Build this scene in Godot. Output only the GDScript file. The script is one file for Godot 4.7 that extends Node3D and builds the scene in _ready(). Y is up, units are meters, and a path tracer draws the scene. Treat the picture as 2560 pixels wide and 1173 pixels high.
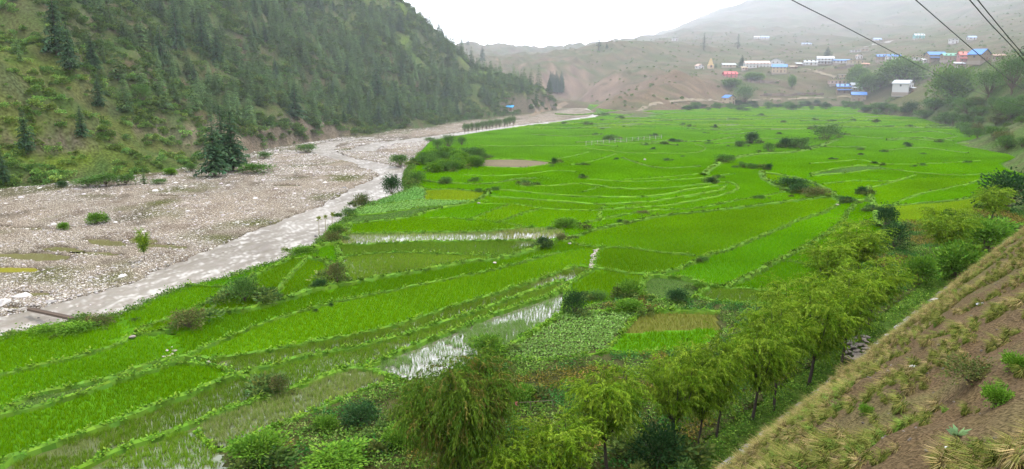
extends Node3D
# A river valley with rice terraces, seen from the hillside road above it. d is the distance ahead of the viewer (-z), x is to the right, y is up; the fields lie at y = 0.

const F := 1972.0            # focal length of the photograph in its own pixels
const PITCH := 0.2059        # the camera looks 11.8 degrees down
const EYE := Vector3(0, 24, 0)
const BED := -2.2            # level of the river bed
const WATER := -2.32         # level of the river

var rng := RandomNumberGenerator.new()
var n_large := FastNoiseLite.new()
var n_mid := FastNoiseLite.new()
var n_fine := FastNoiseLite.new()
var n_ridge := FastNoiseLite.new()
var M := {}
var used := {}

# ---------------------------------------------------------------- shapes
class Geo:
	var v := PackedVector3Array()
	var c := PackedColorArray()
	func tri(a: Vector3, b: Vector3, d: Vector3, col: Color) -> void:
		v.append(a); v.append(b); v.append(d)
		c.append(col); c.append(col); c.append(col)
	func quad(a: Vector3, b: Vector3, d: Vector3, e: Vector3, col: Color) -> void:
		tri(a, b, d, col); tri(a, d, e, col)
	func box(lo: Vector3, hi: Vector3, col: Color) -> void:
		var p := []
		for i in 8:
			p.append(Vector3(hi.x if i & 1 else lo.x, hi.y if i & 2 else lo.y, hi.z if i & 4 else lo.z))
		quad(p[6], p[7], p[5], p[4], col); quad(p[3], p[2], p[0], p[1], col)
		quad(p[2], p[6], p[4], p[0], col); quad(p[7], p[3], p[1], p[5], col)
		quad(p[2], p[3], p[7], p[6], col); quad(p[4], p[5], p[1], p[0], col)
	func tube(pts: Array, radii: Array, col: Color, sides := 6) -> void:
		var last := []
		for i in pts.size():
			var along: Vector3 = (pts[mini(i + 1, pts.size() - 1)] - pts[maxi(i - 1, 0)]).normalized()
			var side := along.cross(Vector3(0.31, 0.2, 0.93)).normalized()
			var up := along.cross(side)
			var ring := []
			for k in sides:
				var a := TAU * k / sides
				ring.append(pts[i] + (side * cos(a) + up * sin(a)) * radii[i])
			if last:
				for k in sides:
					quad(last[k], last[(k + 1) % sides], ring[(k + 1) % sides], ring[k], col)
			last = ring
	func put(o: Geo, t: Transform3D, tint := Color.WHITE) -> void:
		v.append_array(t * o.v)
		for col in o.c:
			c.append(col * tint)
	func mesh() -> ArrayMesh:
		var arr := []
		arr.resize(Mesh.ARRAY_MAX)
		arr[Mesh.ARRAY_VERTEX] = v
		arr[Mesh.ARRAY_COLOR] = c
		var m := ArrayMesh.new()
		if v.size():
			m.add_surface_from_arrays(Mesh.PRIMITIVE_TRIANGLES, arr)
		return m

# ---------------------------------------------------------------- naming
func numbered(called: String) -> String:
	var k: int = used.get(called, 0)
	used[called] = k + 1
	return called if k == 0 else "%s_%03d" % [called, k]

func tag(o: Node3D, label: String, category := "", group := "", kind := "") -> Node3D:
	if label: o.set_meta("label", label)
	if category: o.set_meta("category", category)
	if group: o.set_meta("group", group)
	if kind: o.set_meta("kind", kind)
	return o

func thing(called: String, label: String, category: String, at := Vector3.ZERO, turn := 0.0, group := "") -> Node3D:
	var o := Node3D.new()
	o.name = numbered(called)
	add_child(o)
	o.position = at
	o.rotation.y = turn
	return tag(o, label, category, group)

func part(called: String, m: Mesh, material: Material, parent: Node3D = null) -> MeshInstance3D:
	var o := MeshInstance3D.new()
	o.mesh = m
	o.material_override = material
	if parent:
		o.name = called
		parent.add_child(o, true)
	else:
		o.name = numbered(called)
		add_child(o)
	return o

func setting(called: String, label: String, m: Mesh, material: Material) -> MeshInstance3D:
	var o := part(called, m, material)
	tag(o, label, "", "", "structure")
	return o

func scatter(called: String, m: Mesh, material: Material, places: Array, tints: Array, parent: Node3D = null, label := "") -> void:
	if places.is_empty():
		return
	var mm := MultiMesh.new()
	mm.transform_format = MultiMesh.TRANSFORM_3D
	mm.use_colors = not tints.is_empty()
	mm.mesh = m
	mm.instance_count = places.size()
	for i in places.size():
		mm.set_instance_transform(i, places[i])
		if tints:
			mm.set_instance_color(i, tints[i])
	var o := MultiMeshInstance3D.new()
	o.multimesh = mm
	o.material_override = material
	o.set_meta("kind", "stuff")
	if label: o.set_meta("label", label)
	if parent:
		o.name = called
		parent.add_child(o, true)
	else:
		o.name = numbered(called)
		add_child(o)

func copy(of: Node3D, label: String, category: String, at: Vector3, turn: float, size: Vector3, group := "") -> Node3D:
	var o: Node3D = of.duplicate()
	o.name = numbered(of.get_meta("stem"))
	add_child(o)
	o.position = at
	o.basis = Basis(Vector3.UP, turn) * Basis.from_scale(size)
	for key in ["label", "category", "group"]:
		if o.has_meta(key): o.remove_meta(key)
	return tag(o, label, category, group)

# ---------------------------------------------------------------- places
func sight(px: float, py: float) -> Vector3:     # direction through a point of the photograph, per metre ahead
	var u := (px - 1280.0) / F
	var v := -(py - 586.5) / F
	var ahead := v * sin(PITCH) + cos(PITCH)
	return Vector3(u / ahead, (v * cos(PITCH) - sin(PITCH)) / ahead, -1.0)

func on(px: float, py: float, y := 0.0) -> Vector3:   # where that line meets the level y
	var s := sight(px, py)
	return EYE + s * ((y - EYE.y) / s.y)

func at_depth(px: float, py: float, d: float) -> Vector3:
	return EYE + sight(px, py) * d

func hit(px: float, py: float, from := 40.0) -> Vector3:   # where it meets the ground
	var s := sight(px, py)
	var d := from
	var step := 2.0
	while d < 1800.0:
		var p := EYE + s * d
		if p.y < ground(p.x, d):
			for i in 6:
				step *= 0.5
				p = EYE + s * d
				d += -step if p.y < ground(p.x, d) else step
			p = EYE + s * d
			return Vector3(p.x, ground(p.x, d), -d)
		step = 1.0 + d * 0.006
		d += step
	return EYE + s * 1000.0

func table(pts: Array, y: float) -> PackedFloat32Array:   # x of a line on the ground for every metre ahead
	var out := PackedFloat32Array()
	var q := []
	for i in range(0, pts.size(), 2):
		q.append(on(pts[i], pts[i + 1], y))
	q.sort_custom(func(a, b): return a.z > b.z)
	var k := 0
	for d in 700:
		while k < q.size() - 2 and -q[k + 1].z < d:
			k += 1
		var a: Vector3 = q[k]
		var b: Vector3 = q[k + 1]
		out.append(lerpf(a.x, b.x, clampf((d + a.z) / maxf(a.z - b.z, 0.01), -1.5, 1.5)))
	return out

func look(t: PackedFloat32Array, d: float) -> float:
	var e := clampf(d, 0.0, 698.0)
	var i := int(e)
	return lerpf(t[i], t[i + 1], e - i)

var t_bank: PackedFloat32Array
var t_toe: PackedFloat32Array
var t_wl: PackedFloat32Array
var t_wr: PackedFloat32Array
var t_vl: PackedFloat32Array
var t_vr: PackedFloat32Array

func lay_lines() -> void:
	t_bank = table([-300, 930, 0, 842, 72, 824, 154, 810, 229, 799, 308, 785, 358, 756, 466, 713, 548, 699, 623, 673, 727, 641, 781, 616, 818, 585, 850, 555, 900, 519, 960, 498, 1037, 469, 1022, 430, 1035, 395, 1075, 352, 1180, 334, 1300, 316, 1400, 304, 1490, 293], 0.0)
	t_toe = table([-300, 540, 0, 488, 120, 466, 230, 450, 420, 432, 520, 418, 690, 366, 870, 346, 1040, 322, 1160, 303, 1300, 287, 1400, 274, 1440, 262], BED)
	t_wl = table([-260, 850, 0, 792, 82, 774, 179, 752, 322, 716, 394, 677, 448, 659, 537, 623, 609, 591, 680, 562, 752, 534, 834, 501, 884, 469, 926, 452, 949, 436, 930, 424, 890, 410, 835, 396, 777, 384, 785, 370, 800, 358, 865, 349, 940, 339, 1020, 331, 1090, 326, 1150, 320], WATER)
	t_wr = table([-200, 930, 72, 836, 229, 806, 358, 764, 466, 721, 548, 706, 623, 680, 727, 648, 781, 625, 818, 594, 850, 563, 900, 527, 960, 505, 1037, 475, 1030, 440, 1022, 427, 968, 411, 892, 398, 842, 381, 834, 366, 860, 354, 930, 345, 1000, 337, 1060, 331, 1120, 325, 1170, 319], WATER)
	t_vl = table([1060, 343, 1150, 331, 1290, 314, 1400, 302, 1470, 292, 1488, 281, 1455, 270, 1432, 262], WATER)
	t_vr = table([1100, 347, 1180, 337, 1310, 319, 1420, 306, 1510, 294, 1525, 282, 1490, 271, 1452, 262], WATER)

# ---------------------------------------------------------------- heights
var knots: Array = []
var weights := PackedFloat64Array()
const FX0 := -160.0
const FD0 := 60.0
const FSTEP := 12.0
const FNX := 120
const FND := 150
var far_grid := PackedFloat32Array()

func knot(px: float, py: float, d: float) -> void:
	var p := at_depth(px, py, d)
	knots.append(Vector3(p.x, p.y, d))

func flat_knot(px: float, py: float, h: float) -> void:
	var p := on(px, py, 0.0)
	knots.append(Vector3(p.x, h, -p.z))

func thin_plate() -> void:
	for k in [[1475, 262, 640], [1455, 250, 690], [1405, 205, 700], [1395, 150, 790], [1490, 128, 790], [1500, 200, 655], [1560, 250, 560], [1600, 185, 640], [1600, 106, 830], [1330, 147, 950], [1250, 132, 980], [1190, 122, 1000], [1100, 120, 1020]]:
		knot(k[0], k[1], k[2])
	for k in [[1505, 285, 448], [1478, 272, 520], [1452, 266, 600], [1500, 270, 545], [1430, 262, 680], [1420, 255, 560], [1380, 262, 640]]:
		knot(k[0], k[1], k[2])
	for k in [[1690, 183, 570], [1560, 245, 500], [1640, 215, 535], [1700, 250, 505], [1545, 276, 462], [1800, 192, 610], [1750, 175, 640], [1900, 172, 650], [2050, 163, 650], [2140, 160, 650], [1750, 140, 790], [1900, 128, 850], [2100, 118, 850], [1700, 106, 950], [1900, 158, 720], [2100, 148, 720], [1950, 215, 580], [1850, 235, 560]]:
		knot(k[0], k[1], k[2])
	for k in [[1650, 92, 1150], [1720, 68, 1300], [1800, 38, 1350], [1880, 2, 1400], [2000, -60, 1450], [2300, -120, 1500], [2560, -160, 1400], [2100, 20, 1200], [2300, 50, 1050], [2500, 55, 850], [2570, 85, 680], [2700, 20, 740], [2900, -100, 900], [2300, 108, 780], [1900, 60, 1150], [2480, 105, 640]]:
		knot(k[0], k[1], k[2])
	for k in [[900, 178, 1650], [1100, 178, 1700], [1250, 180, 1750], [1400, 182, 1750], [1550, 178, 1780], [1680, 165, 1800], [1780, 150, 1820], [1880, 110, 1830], [2000, 40, 1830], [1300, 160, 1300], [1480, 150, 1250], [1560, 130, 1300]]:
		knot(k[0], k[1], k[2])
	for k in [[2330, 153, 570], [2450, 153, 530], [2545, 138, 500], [2215, 152, 610], [2285, 233, 440], [2125, 238, 560], [2135, 254, 535], [1830, 263, 540], [2045, 250, 545], [2400, 232, 395], [2540, 205, 330], [2540, 300, 262], [2440, 292, 335], [2350, 272, 400], [2640, 330, 205], [2700, 420, 140], [2600, 400, 190], [2350, 200, 480], [2200, 215, 540]]:
		knot(k[0], k[1], k[2])
	for k in [[1520, 290], [1640, 276], [1750, 272], [1900, 268], [2050, 266], [2150, 270], [2270, 292], [2390, 318], [2480, 345], [2550, 400], [2580, 440]]:
		flat_knot(k[0], k[1], -0.8)
	for k in [[1500, 345], [1700, 330], [2000, 335], [2200, 400], [2350, 400], [2300, 480], [1800, 450], [1200, 330], [1400, 600], [1000, 700], [1800, 700], [2000, 570], [500, 800], [1500, 900], [800, 500], [2150, 500]]:
		flat_knot(k[0], k[1], -7.0)
	for k in [[1300, 302], [1350, 293], [1400, 286], [1440, 278], [1470, 277], [1492, 285], [1462, 269], [1445, 264], [1385, 275], [1330, 282]]:
		flat_knot(k[0], k[1], -7.0)
	var n := knots.size()
	var a := []
	for i in n + 3:
		var row := PackedFloat64Array()
		row.resize(n + 4)
		a.append(row)
	for i in n:
		for j in n:
			a[i][j] = swell((knots[i].x - knots[j].x) / 200.0, (knots[i].z - knots[j].z) / 200.0)
		a[i][i] += 0.0008
		var lin := [1.0, knots[i].x / 200.0, knots[i].z / 200.0]
		for j in 3:
			a[i][n + j] = lin[j]
			a[n + j][i] = lin[j]
		a[i][n + 3] = knots[i].y
	var size := n + 3
	for c in size:
		var best := c
		for r in range(c + 1, size):
			if absf(a[r][c]) > absf(a[best][c]): best = r
		var swap: PackedFloat64Array = a[c]
		a[c] = a[best]
		a[best] = swap
		var top: PackedFloat64Array = a[c]
		for r in range(c + 1, size):
			var row: PackedFloat64Array = a[r]
			var k: float = row[c] / top[c]
			if k != 0.0:
				for j in range(c, size + 1):
					row[j] -= k * top[j]
				a[r] = row
	weights.resize(size)
	for c in range(size - 1, -1, -1):
		var sum: float = a[c][size]
		for j in range(c + 1, size):
			sum -= a[c][j] * weights[j]
		weights[c] = sum / a[c][c]
	far_grid.resize(FNX * FND)
	for i in FND:
		for j in FNX:
			var x := (FX0 + j * FSTEP) / 200.0
			var d := (FD0 + i * FSTEP) / 200.0
			var h := weights[n] + weights[n + 1] * x + weights[n + 2] * d
			for k in n:
				h += weights[k] * swell(x - knots[k].x / 200.0, d - knots[k].z / 200.0)
			far_grid[i * FNX + j] = clampf(h, -12.0, 190.0)

func swell(x: float, y: float) -> float:
	var r := x * x + y * y
	return 0.0 if r < 1e-9 else r * log(r)

func h_far(x: float, d: float) -> float:
	var gx := clampf((x - FX0) / FSTEP, 0.0, FNX - 1.01)
	var gd := clampf((d - FD0) / FSTEP, 0.0, FND - 1.01)
	var j := int(gx)
	var i := int(gd)
	gx -= j
	gd -= i
	var k := i * FNX + j
	var h := lerpf(lerpf(far_grid[k], far_grid[k + 1], gx), lerpf(far_grid[k + FNX], far_grid[k + FNX + 1], gx), gd)
	h -= 16.0 * smoothstep(150.0, 90.0, d)
	if h < -4.0:
		return h
	var up := clampf((h + 1.0) / 14.0, 0.0, 1.0)
	h += n_large.get_noise_2d(x, d) * 3.0 * up + n_mid.get_noise_2d(x, d) * 1.1 * up
	if d > 330.0:   # old field terraces and rough ground
		var w := (h + n_large.get_noise_2d(x * 1.5, d * 1.5) * 2.0) / 2.4
		var f := w - floorf(w)
		h += 0.55 * 2.4 * (smoothstep(0.4, 1.0, f) - f) * smoothstep(330.0, 400.0, d) * (1.0 - smoothstep(800.0, 1000.0, d)) * up
		h += n_mid.get_noise_2d(x * 2.2, d * 2.2) * 0.8 * up * smoothstep(400.0, 450.0, d)
	if d > 420.0:
		var gully := smoothstep(430.0, 520.0, d) * (1.0 - smoothstep(60.0, 190.0, x)) * up
		h += n_ridge.get_noise_2d(x * 2.4, d * 0.8) * 4.5 * gully
		h += n_ridge.get_noise_2d(x * 0.35, d * 0.35) * 8.0 * smoothstep(750.0, 1100.0, d)
	return h

func h_left(x: float, d: float) -> float:
	var ud := (look(t_toe, d) - x) * 0.94
	if ud < -14.0:
		return -10.0
	ud += n_large.get_noise_2d(x * 1.5, d * 1.5) * 5.0
	var plane := ud * 0.6 if ud < 0.0 else 0.74 * ud * ud / (ud + 7.0)
	var bench := minf(ud * 2.0, 14.0) + maxf(0.0, ud - 7.0) * 0.29 + maxf(0.0, ud - 48.0) * 0.64
	if ud < 0.0: bench = ud
	var h := BED - 0.2 + lerpf(plane, bench, smoothstep(420.0, 510.0, d))
	var grown := clampf(ud / 35.0, 0.0, 1.0) * (1.0 - 0.5 * smoothstep(440.0, 520.0, d))
	h += n_large.get_noise_2d(x + 900.0, d) * 8.0 * grown + n_mid.get_noise_2d(x, d + 300.0) * 1.6 * clampf(ud / 12.0, 0.0, 1.0)
	if d < 330.0:
		var scarp := smoothstep(228.0, 250.0, d) * (1.0 - smoothstep(300.0, 325.0, d))
		h += scarp * 5.0 * smoothstep(0.0, 3.5, ud)
	if d < 330.0:   # old terraces on the lower slope
		var ter := smoothstep(120.0, 150.0, d) * (1.0 - smoothstep(230.0, 300.0, d)) * smoothstep(10.0, 18.0, ud) * (1.0 - smoothstep(52.0, 66.0, ud))
		var w := h / 2.6 + n_large.get_noise_2d(x * 2.0, d * 2.0) * 0.8
		h += ter * 0.55 * 2.6 * (smoothstep(0.55, 1.0, w - floorf(w)) - (w - floorf(w)))
	else:
		var ter2 := smoothstep(430.0, 470.0, d) * smoothstep(8.0, 14.0, ud) * (1.0 - smoothstep(60.0, 75.0, ud))
		var w2 := h / 2.2
		h += ter2 * 0.8 * 2.2 * (smoothstep(0.5, 1.0, w2 - floorf(w2)) - (w2 - floorf(w2)))
	if d > 525.0:
		h -= (d - 525.0) * (d - 525.0) / (d - 525.0 + 14.0) * 0.95
	return h

func near_t(x: float, d: float) -> float:
	return -0.751 * x + 0.66 * d

func near_s(x: float, d: float) -> float:
	return 0.66 * x + 0.751 * d

func h_near(x: float, d: float) -> float:
	var t := near_t(x, d)
	if t > 24.0:
		return -12.0
	var h: float
	if t < 9.0:
		h = 20.9 - 0.573 * t - 0.0383 * t * maxf(t, 0.0)
	else:
		h = 12.64 - 1.262 * (t - 9.0) - 0.006 * (t - 9.0) * (t - 9.0)
	var s := near_s(x, d)
	return h + n_mid.get_noise_2d(s * 2.0, t * 3.0) * 0.36 + (n_fine.get_noise_2d(s * 1.5, t * 2.5) * 0.11 + absf(n_fine.get_noise_2d(s * 3.5 + 50.0, t * 5.0)) * 0.09) * (1.0 - smoothstep(30.0, 70.0, s))

func h_valley(x: float, d: float) -> float:
	var b := x - look(t_bank, d)
	var h := 0.0
	if b < 0.0:
		h = maxf(b * 1.4, -5.0)
	if d < 140.0:
		var t := near_t(x, d)
		if t < 21.5 and t > 17.0:
			h -= 0.75 * (1.0 - smoothstep(0.6, 1.3, absf(t - 19.2)))
	return h - 0.08

func channel(x: float, d: float) -> float:   # above 0 inside the water
	var c := minf(x - look(t_wl, d), look(t_wr, d) - x) if d < 318.0 else -9.0
	if d > 260.0:
		c = maxf(c, minf(x - look(t_vl, d), look(t_vr, d) - x))
	return c

func h_bed(x: float, d: float) -> float:
	var c := channel(x, d) + n_mid.get_noise_2d(x * 2.0, d * 2.0) * 0.9
	var h := BED + n_large.get_noise_2d(x * 2.2, d * 1.2) * 0.32 + n_mid.get_noise_2d(x * 1.5, d) * 0.2 + 0.12
	h += 0.06 * n_fine.get_noise_2d(x * 1.3, d * 1.3)
	h = maxf(h, WATER + 0.06)
	for p in puddles:
		var q: Vector2 = (Vector2(x, d) - p[0]).rotated(p[2]) / p[1]
		var r := q.length() + n_mid.get_noise_2d(x * 3.0, d * 3.0) * 0.35
		h = lerpf(WATER - 0.22, h, smoothstep(0.85, 1.25, r))
	return lerpf(h, WATER - 0.5, smoothstep(-0.8, 1.2, c))

var puddles: Array = []

func ground(x: float, d: float) -> float:
	var h := maxf(h_valley(x, d), h_left(x, d))
	if d < 200.0: h = maxf(h, h_near(x, d))
	if d > 120.0: h = maxf(h, h_far(x, d))
	if x < look(t_bank, d) + 1.0 and h < BED + 1.0: h = maxf(h, h_bed(x, d))
	return h

func seat(x: float, d: float, sink := 0.0) -> Vector3:
	return Vector3(x, ground(x, d) - sink, -d)

# a ground sheet over a grid; heights below cut are left out
func sheet(xs: PackedFloat32Array, ds: PackedFloat32Array, hf: Callable, cf: Callable, cut := -6.0) -> ArrayMesh:
	var nx := xs.size()
	var nd := ds.size()
	var v := PackedVector3Array()
	var n := PackedVector3Array()
	var c := PackedColorArray()
	var idx := PackedInt32Array()
	v.resize(nx * nd)
	n.resize(nx * nd)
	c.resize(nx * nd)
	for i in nd:
		for j in nx:
			v[i * nx + j] = Vector3(xs[j], hf.call(xs[j], ds[i]), -ds[i])
	for i in nd:
		for j in nx:
			var k := i * nx + j
			var e := v[k + (1 if j < nx - 1 else 0)] - v[k - (1 if j > 0 else 0)]
			var g := v[k + (nx if i < nd - 1 else 0)] - v[k - (nx if i > 0 else 0)]
			n[k] = e.cross(g).normalized()
			if n[k].y < 0.0: n[k] = -n[k]
			c[k] = cf.call(xs[j], ds[i], v[k].y, n[k])
			if i < nd - 1 and j < nx - 1:
				if maxf(maxf(v[k].y, v[k + 1].y), maxf(v[k + nx].y, v[k + nx + 1].y)) > cut:
					for q in [k + nx, k + nx + 1, k + 1, k + nx, k + 1, k]:
						idx.append(q)
	var arr := []
	arr.resize(Mesh.ARRAY_MAX)
	arr[Mesh.ARRAY_VERTEX] = v
	arr[Mesh.ARRAY_NORMAL] = n
	arr[Mesh.ARRAY_COLOR] = c
	arr[Mesh.ARRAY_INDEX] = idx
	var m := ArrayMesh.new()
	m.add_surface_from_arrays(Mesh.PRIMITIVE_TRIANGLES, arr)
	return m

func steps(a: float, b: float, first: float, growth := 1.0) -> PackedFloat32Array:
	var out := PackedFloat32Array()
	var s := first
	while a < b:
		out.append(a)
		a += s
		s *= growth
	out.append(b)
	return out

func mix3(a: Color, b: Color, k: float) -> Color:
	return a.lerp(b, clampf(k, 0.0, 1.0))

# ---------------------------------------------------------------- materials
func noise(freq: float, octaves: int, kind := FastNoiseLite.TYPE_SIMPLEX_SMOOTH, sd := 1) -> FastNoiseLite:
	var n := FastNoiseLite.new()
	n.noise_type = kind
	n.frequency = freq
	n.seed = sd
	n.fractal_octaves = octaves
	n.fractal_type = FastNoiseLite.FRACTAL_FBM
	return n

func grain(lo: Color, mid: Color, hi: Color, n: FastNoiseLite, size := 512) -> NoiseTexture2D:
	var t := NoiseTexture2D.new()
	t.width = size
	t.height = size
	t.seamless = true
	t.noise = n
	var g := Gradient.new()
	g.offsets = PackedFloat32Array([0.15, 0.5, 0.85])
	g.colors = PackedColorArray([lo, mid, hi])
	t.color_ramp = g
	return t

func plain(rough := 0.9, light := Color.WHITE) -> StandardMaterial3D:
	var m := StandardMaterial3D.new()
	m.albedo_color = light
	m.vertex_color_use_as_albedo = true
	m.roughness = rough
	m.metallic_specular = 0.12
	return m

func earth(tex: Texture2D, metres: float, rough := 0.95, relief: Texture2D = null, rise := 3.0) -> StandardMaterial3D:
	var m := plain(rough)
	m.albedo_texture = tex
	m.uv1_triplanar = true
	m.uv1_world_triplanar = true
	m.uv1_scale = Vector3.ONE / metres
	if relief:
		m.heightmap_enabled = true
		m.heightmap_texture = relief
		m.heightmap_scale = rise
	return m

func leafy(glow := 0.5) -> StandardMaterial3D:
	var m := plain(0.8)
	m.metallic_specular = 0.05
	m.backlight_enabled = true
	m.backlight = Color(glow, glow, glow).linear_to_srgb()
	return m

# ---------------------------------------------------------------- plants
func tone(c: Color, by := 0.2) -> Color:
	var k := 1.0 + rng.randf_range(-by, by)
	var w := rng.randf_range(-by, by) * 0.35
	return Color(c.r * k * (1.0 + w), c.g * k, c.b * k * (1.0 - w))

func rv(r := 1.0) -> Vector3:
	return Vector3(rng.randf_range(-r, r), rng.randf_range(-r, r), rng.randf_range(-r, r))

func leaf(g: Geo, p: Vector3, dir: Vector3, long: float, wide: float, col: Color) -> void:
	var side := dir.cross(Vector3(rng.randf_range(-1, 1), rng.randf_range(0.2, 1), rng.randf_range(-1, 1))).normalized() * wide * 0.5
	var m := p + dir * long * 0.45
	g.tri(p, m + side, p + dir * long, col)
	g.tri(p, p + dir * long, m - side, col)

func conifer_parts(h: float, r: float, rough_shape: float, col: Color, whorls: int, bare := 0.1) -> Array:
	var trunk := Geo.new()
	trunk.tube([Vector3(0, -0.6, 0), Vector3(0, h * 0.4, 0), Vector3(h * 0.01, h * 0.97, 0)], [h * 0.026, h * 0.017, h * 0.003], Color(0.07, 0.055, 0.045))
	var g := Geo.new()
	for w in whorls:
		var f := (w + rng.randf() * 0.6) / whorls
		var y := h * lerpf(bare, 0.985, f)
		var k := 5 + rng.randi() % 3
		var a0 := rng.randf() * TAU
		var whole := rng.randf_range(1.0 - rough_shape, 1.0)
		for b in k:
			if rng.randf() < rough_shape * 0.35: continue
			var a := a0 + TAU * b / k + rng.randf_range(-0.3, 0.3)
			var out := Vector3(cos(a), 0, sin(a))
			var side := Vector3(-out.z, 0, out.x)
			var l := r * pow(1.0 - f, 0.75) * whole * rng.randf_range(0.7, 1.15) + 0.12 * r
			var rise := rng.randf_range(-0.05, 0.22) * l
			var c := tone(col, 0.3)
			var p0 := Vector3(0, y, 0)
			var stations := 4 if l > 1.0 else 3
			var last := p0
			for s in stations:
				var q := float(s + 1) / stations
				var p := p0 + out * l * q + Vector3.UP * (rise * q - l * 0.28 * q * q) + rv(0.06 * l)
				var wide := l * 0.3 * (1.15 - q) + 0.08 * l
				var drop := Vector3.DOWN * l * rng.randf_range(0.05, 0.2)
				var m := (last + p) * 0.5
				g.tri(last, m + side * wide + drop + rv(0.05 * l), p, tone(c, 0.15))
				g.tri(last, p, m - side * wide + drop + rv(0.05 * l), tone(c, 0.15))
				g.tri(m, p, p + side * wide * 0.5 + drop * 1.6, c)
				last = p
	for i in 5:
		leaf(g, Vector3(h * 0.01, h * 0.93, 0), (Vector3.UP + rv(0.3)).normalized(), h * 0.07, h * 0.02, col)
	return [trunk.mesh(), g.mesh()]

func broadleaf_parts(h: float, w: float, clumps: int, leaves: int, size: float, cols: Array, stem := 0.25, upright := 0.0) -> Array:
	var trunk := Geo.new()
	var g := Geo.new()
	var mid := Vector3(0, h * (stem + 1.0) * 0.5, 0)
	var half := Vector3(w * 0.5, h * (1.0 - stem) * 0.5, w * 0.5)
	var fork := Vector3(rng.randf_range(-0.1, 0.1) * w, h * maxf(stem, 0.1), 0)
	trunk.tube([Vector3(0, -0.3, 0), fork * 0.5, fork], [0.035 * h, 0.028 * h, 0.022 * h], Color(0.09, 0.07, 0.05))
	for i in clumps:
		var dir := rv().normalized()
		if dir.y < -0.55: dir.y *= -0.5
		var rad := pow(rng.randf(), 0.4) * 0.86 * (1.0 + 0.18 * sin(dir.x * 5.0 + dir.z * 4.0 + h))
		var p := mid + dir * half * rad
		var c: Color = tone(cols[rng.randi() % cols.size()], 0.22)
		if i % 4 == 0:
			trunk.tube([fork, (fork + p) * 0.5 + Vector3(0, -0.04 * h, 0), p], [0.014 * h, 0.009 * h, 0.003 * h], Color(0.09, 0.07, 0.05), 4)
		var cr := minf(half.x, half.y) * rng.randf_range(0.3, 0.5)
		for k in leaves:
			var q := rv()
			var d := (q + dir * 0.7 + Vector3.UP * (0.1 + upright) + rv(0.5)).normalized()
			leaf(g, p + q * cr, d, size * rng.randf_range(0.7, 1.4), size * rng.randf_range(0.4, 0.75), tone(c, 0.12))
	return [trunk.mesh(), g.mesh()]

func willow_parts(h: float, w: float, twigs: int, cols: Array, hang := 1.0, foot := 0.26) -> Array:
	var trunk := Geo.new()
	var g := Geo.new()
	var bark := Color(0.045, 0.036, 0.03)
	var lean := rng.randf_range(-0.12, 0.12)
	var fork := Vector3(lean * h * 0.35, h * foot, rng.randf_range(-0.05, 0.05) * h)
	trunk.tube([Vector3(0, -0.4, 0), fork * 0.5 + rv(0.05), fork], [0.02 * h, 0.016 * h, 0.013 * h], bark)
	var limbs := []
	for i in 9:
		var a := TAU * i / 9.0 + rng.randf_range(-0.3, 0.3)
		var up := rng.randf_range(0.55, 1.0)
		var tip := fork + Vector3(cos(a) * w * 0.36 * (1.25 - up * 0.6), h * (0.93 - foot) * up, sin(a) * w * 0.36 * (1.25 - up * 0.6))
		var b := fork.lerp(tip, 0.5) + Vector3(cos(a), -0.3, sin(a)) * w * 0.03
		trunk.tube([fork, b, tip], [0.009 * h, 0.006 * h, 0.002 * h], bark, 5)
		limbs.append([fork, b, tip])
	for i in twigs:
		var l: Array = limbs[rng.randi() % limbs.size()]
		var k := pow(rng.randf(), 0.65)
		var p: Vector3 = l[0].lerp(l[1], k * 2.0) if k < 0.5 else l[1].lerp(l[2], k * 2.0 - 1.0)
		var a := rng.randf() * TAU
		var out := (Vector3(cos(a), 0, sin(a)) + (Vector3(p.x - fork.x, 0, p.z - fork.z) / w * 2.6)).normalized()
		var dir := (out + Vector3.UP * rng.randf_range(0.7, 1.7)).normalized()
		var c: Color = tone(cols[rng.randi() % cols.size()], 0.2)
		var length := h * rng.randf_range(0.16, 0.34)
		var n := 9
		for s in n:
			var q := p + dir * length / n
			for e in 4:
				var r := p.lerp(q, rng.randf())
				var ld := (dir * 0.6 + Vector3.DOWN * 0.5 + rv(0.7)).normalized()
				leaf(g, r, ld, rng.randf_range(0.15, 0.28), rng.randf_range(0.035, 0.06), tone(c, 0.15))
			p = q
			dir = (dir + Vector3.DOWN * rng.randf_range(0.14, 0.36) * hang + rv(0.08)).normalized()
	return [trunk.mesh(), g.mesh()]

func plant(called: String, parts: Array, bark: Material, leaves: Material, crown := "crown") -> Node3D:
	var o := Node3D.new()
	o.name = called
	o.set_meta("stem", called)
	part("trunk" if crown == "crown" else "stem", parts[0], bark, o)
	part(crown, parts[1], leaves, o)
	return o

# a patch of upright blades, size metres square
func blades(size: float, tufts: int, per: int, tall: float, wide: float, cols: Array, spread := 0.25) -> ArrayMesh:
	var g := Geo.new()
	for i in tufts:
		var p := Vector3(rng.randf_range(-0.5, 0.5) * size, 0, rng.randf_range(-0.5, 0.5) * size)
		var c: Color = tone(cols[rng.randi() % cols.size()], 0.13)
		for b in per:
			var a := rng.randf() * TAU
			var d := Vector3(cos(a), 0, sin(a))
			var e := Vector3(-d.z, 0, d.x) * wide * 0.5
			var top := p + d * tall * rng.randf_range(0.05, spread * 2.0) + Vector3.UP * tall * rng.randf_range(0.7, 1.15)
			g.tri(p - e, top, p + e, tone(c, 0.1))
	return g.mesh()

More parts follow.
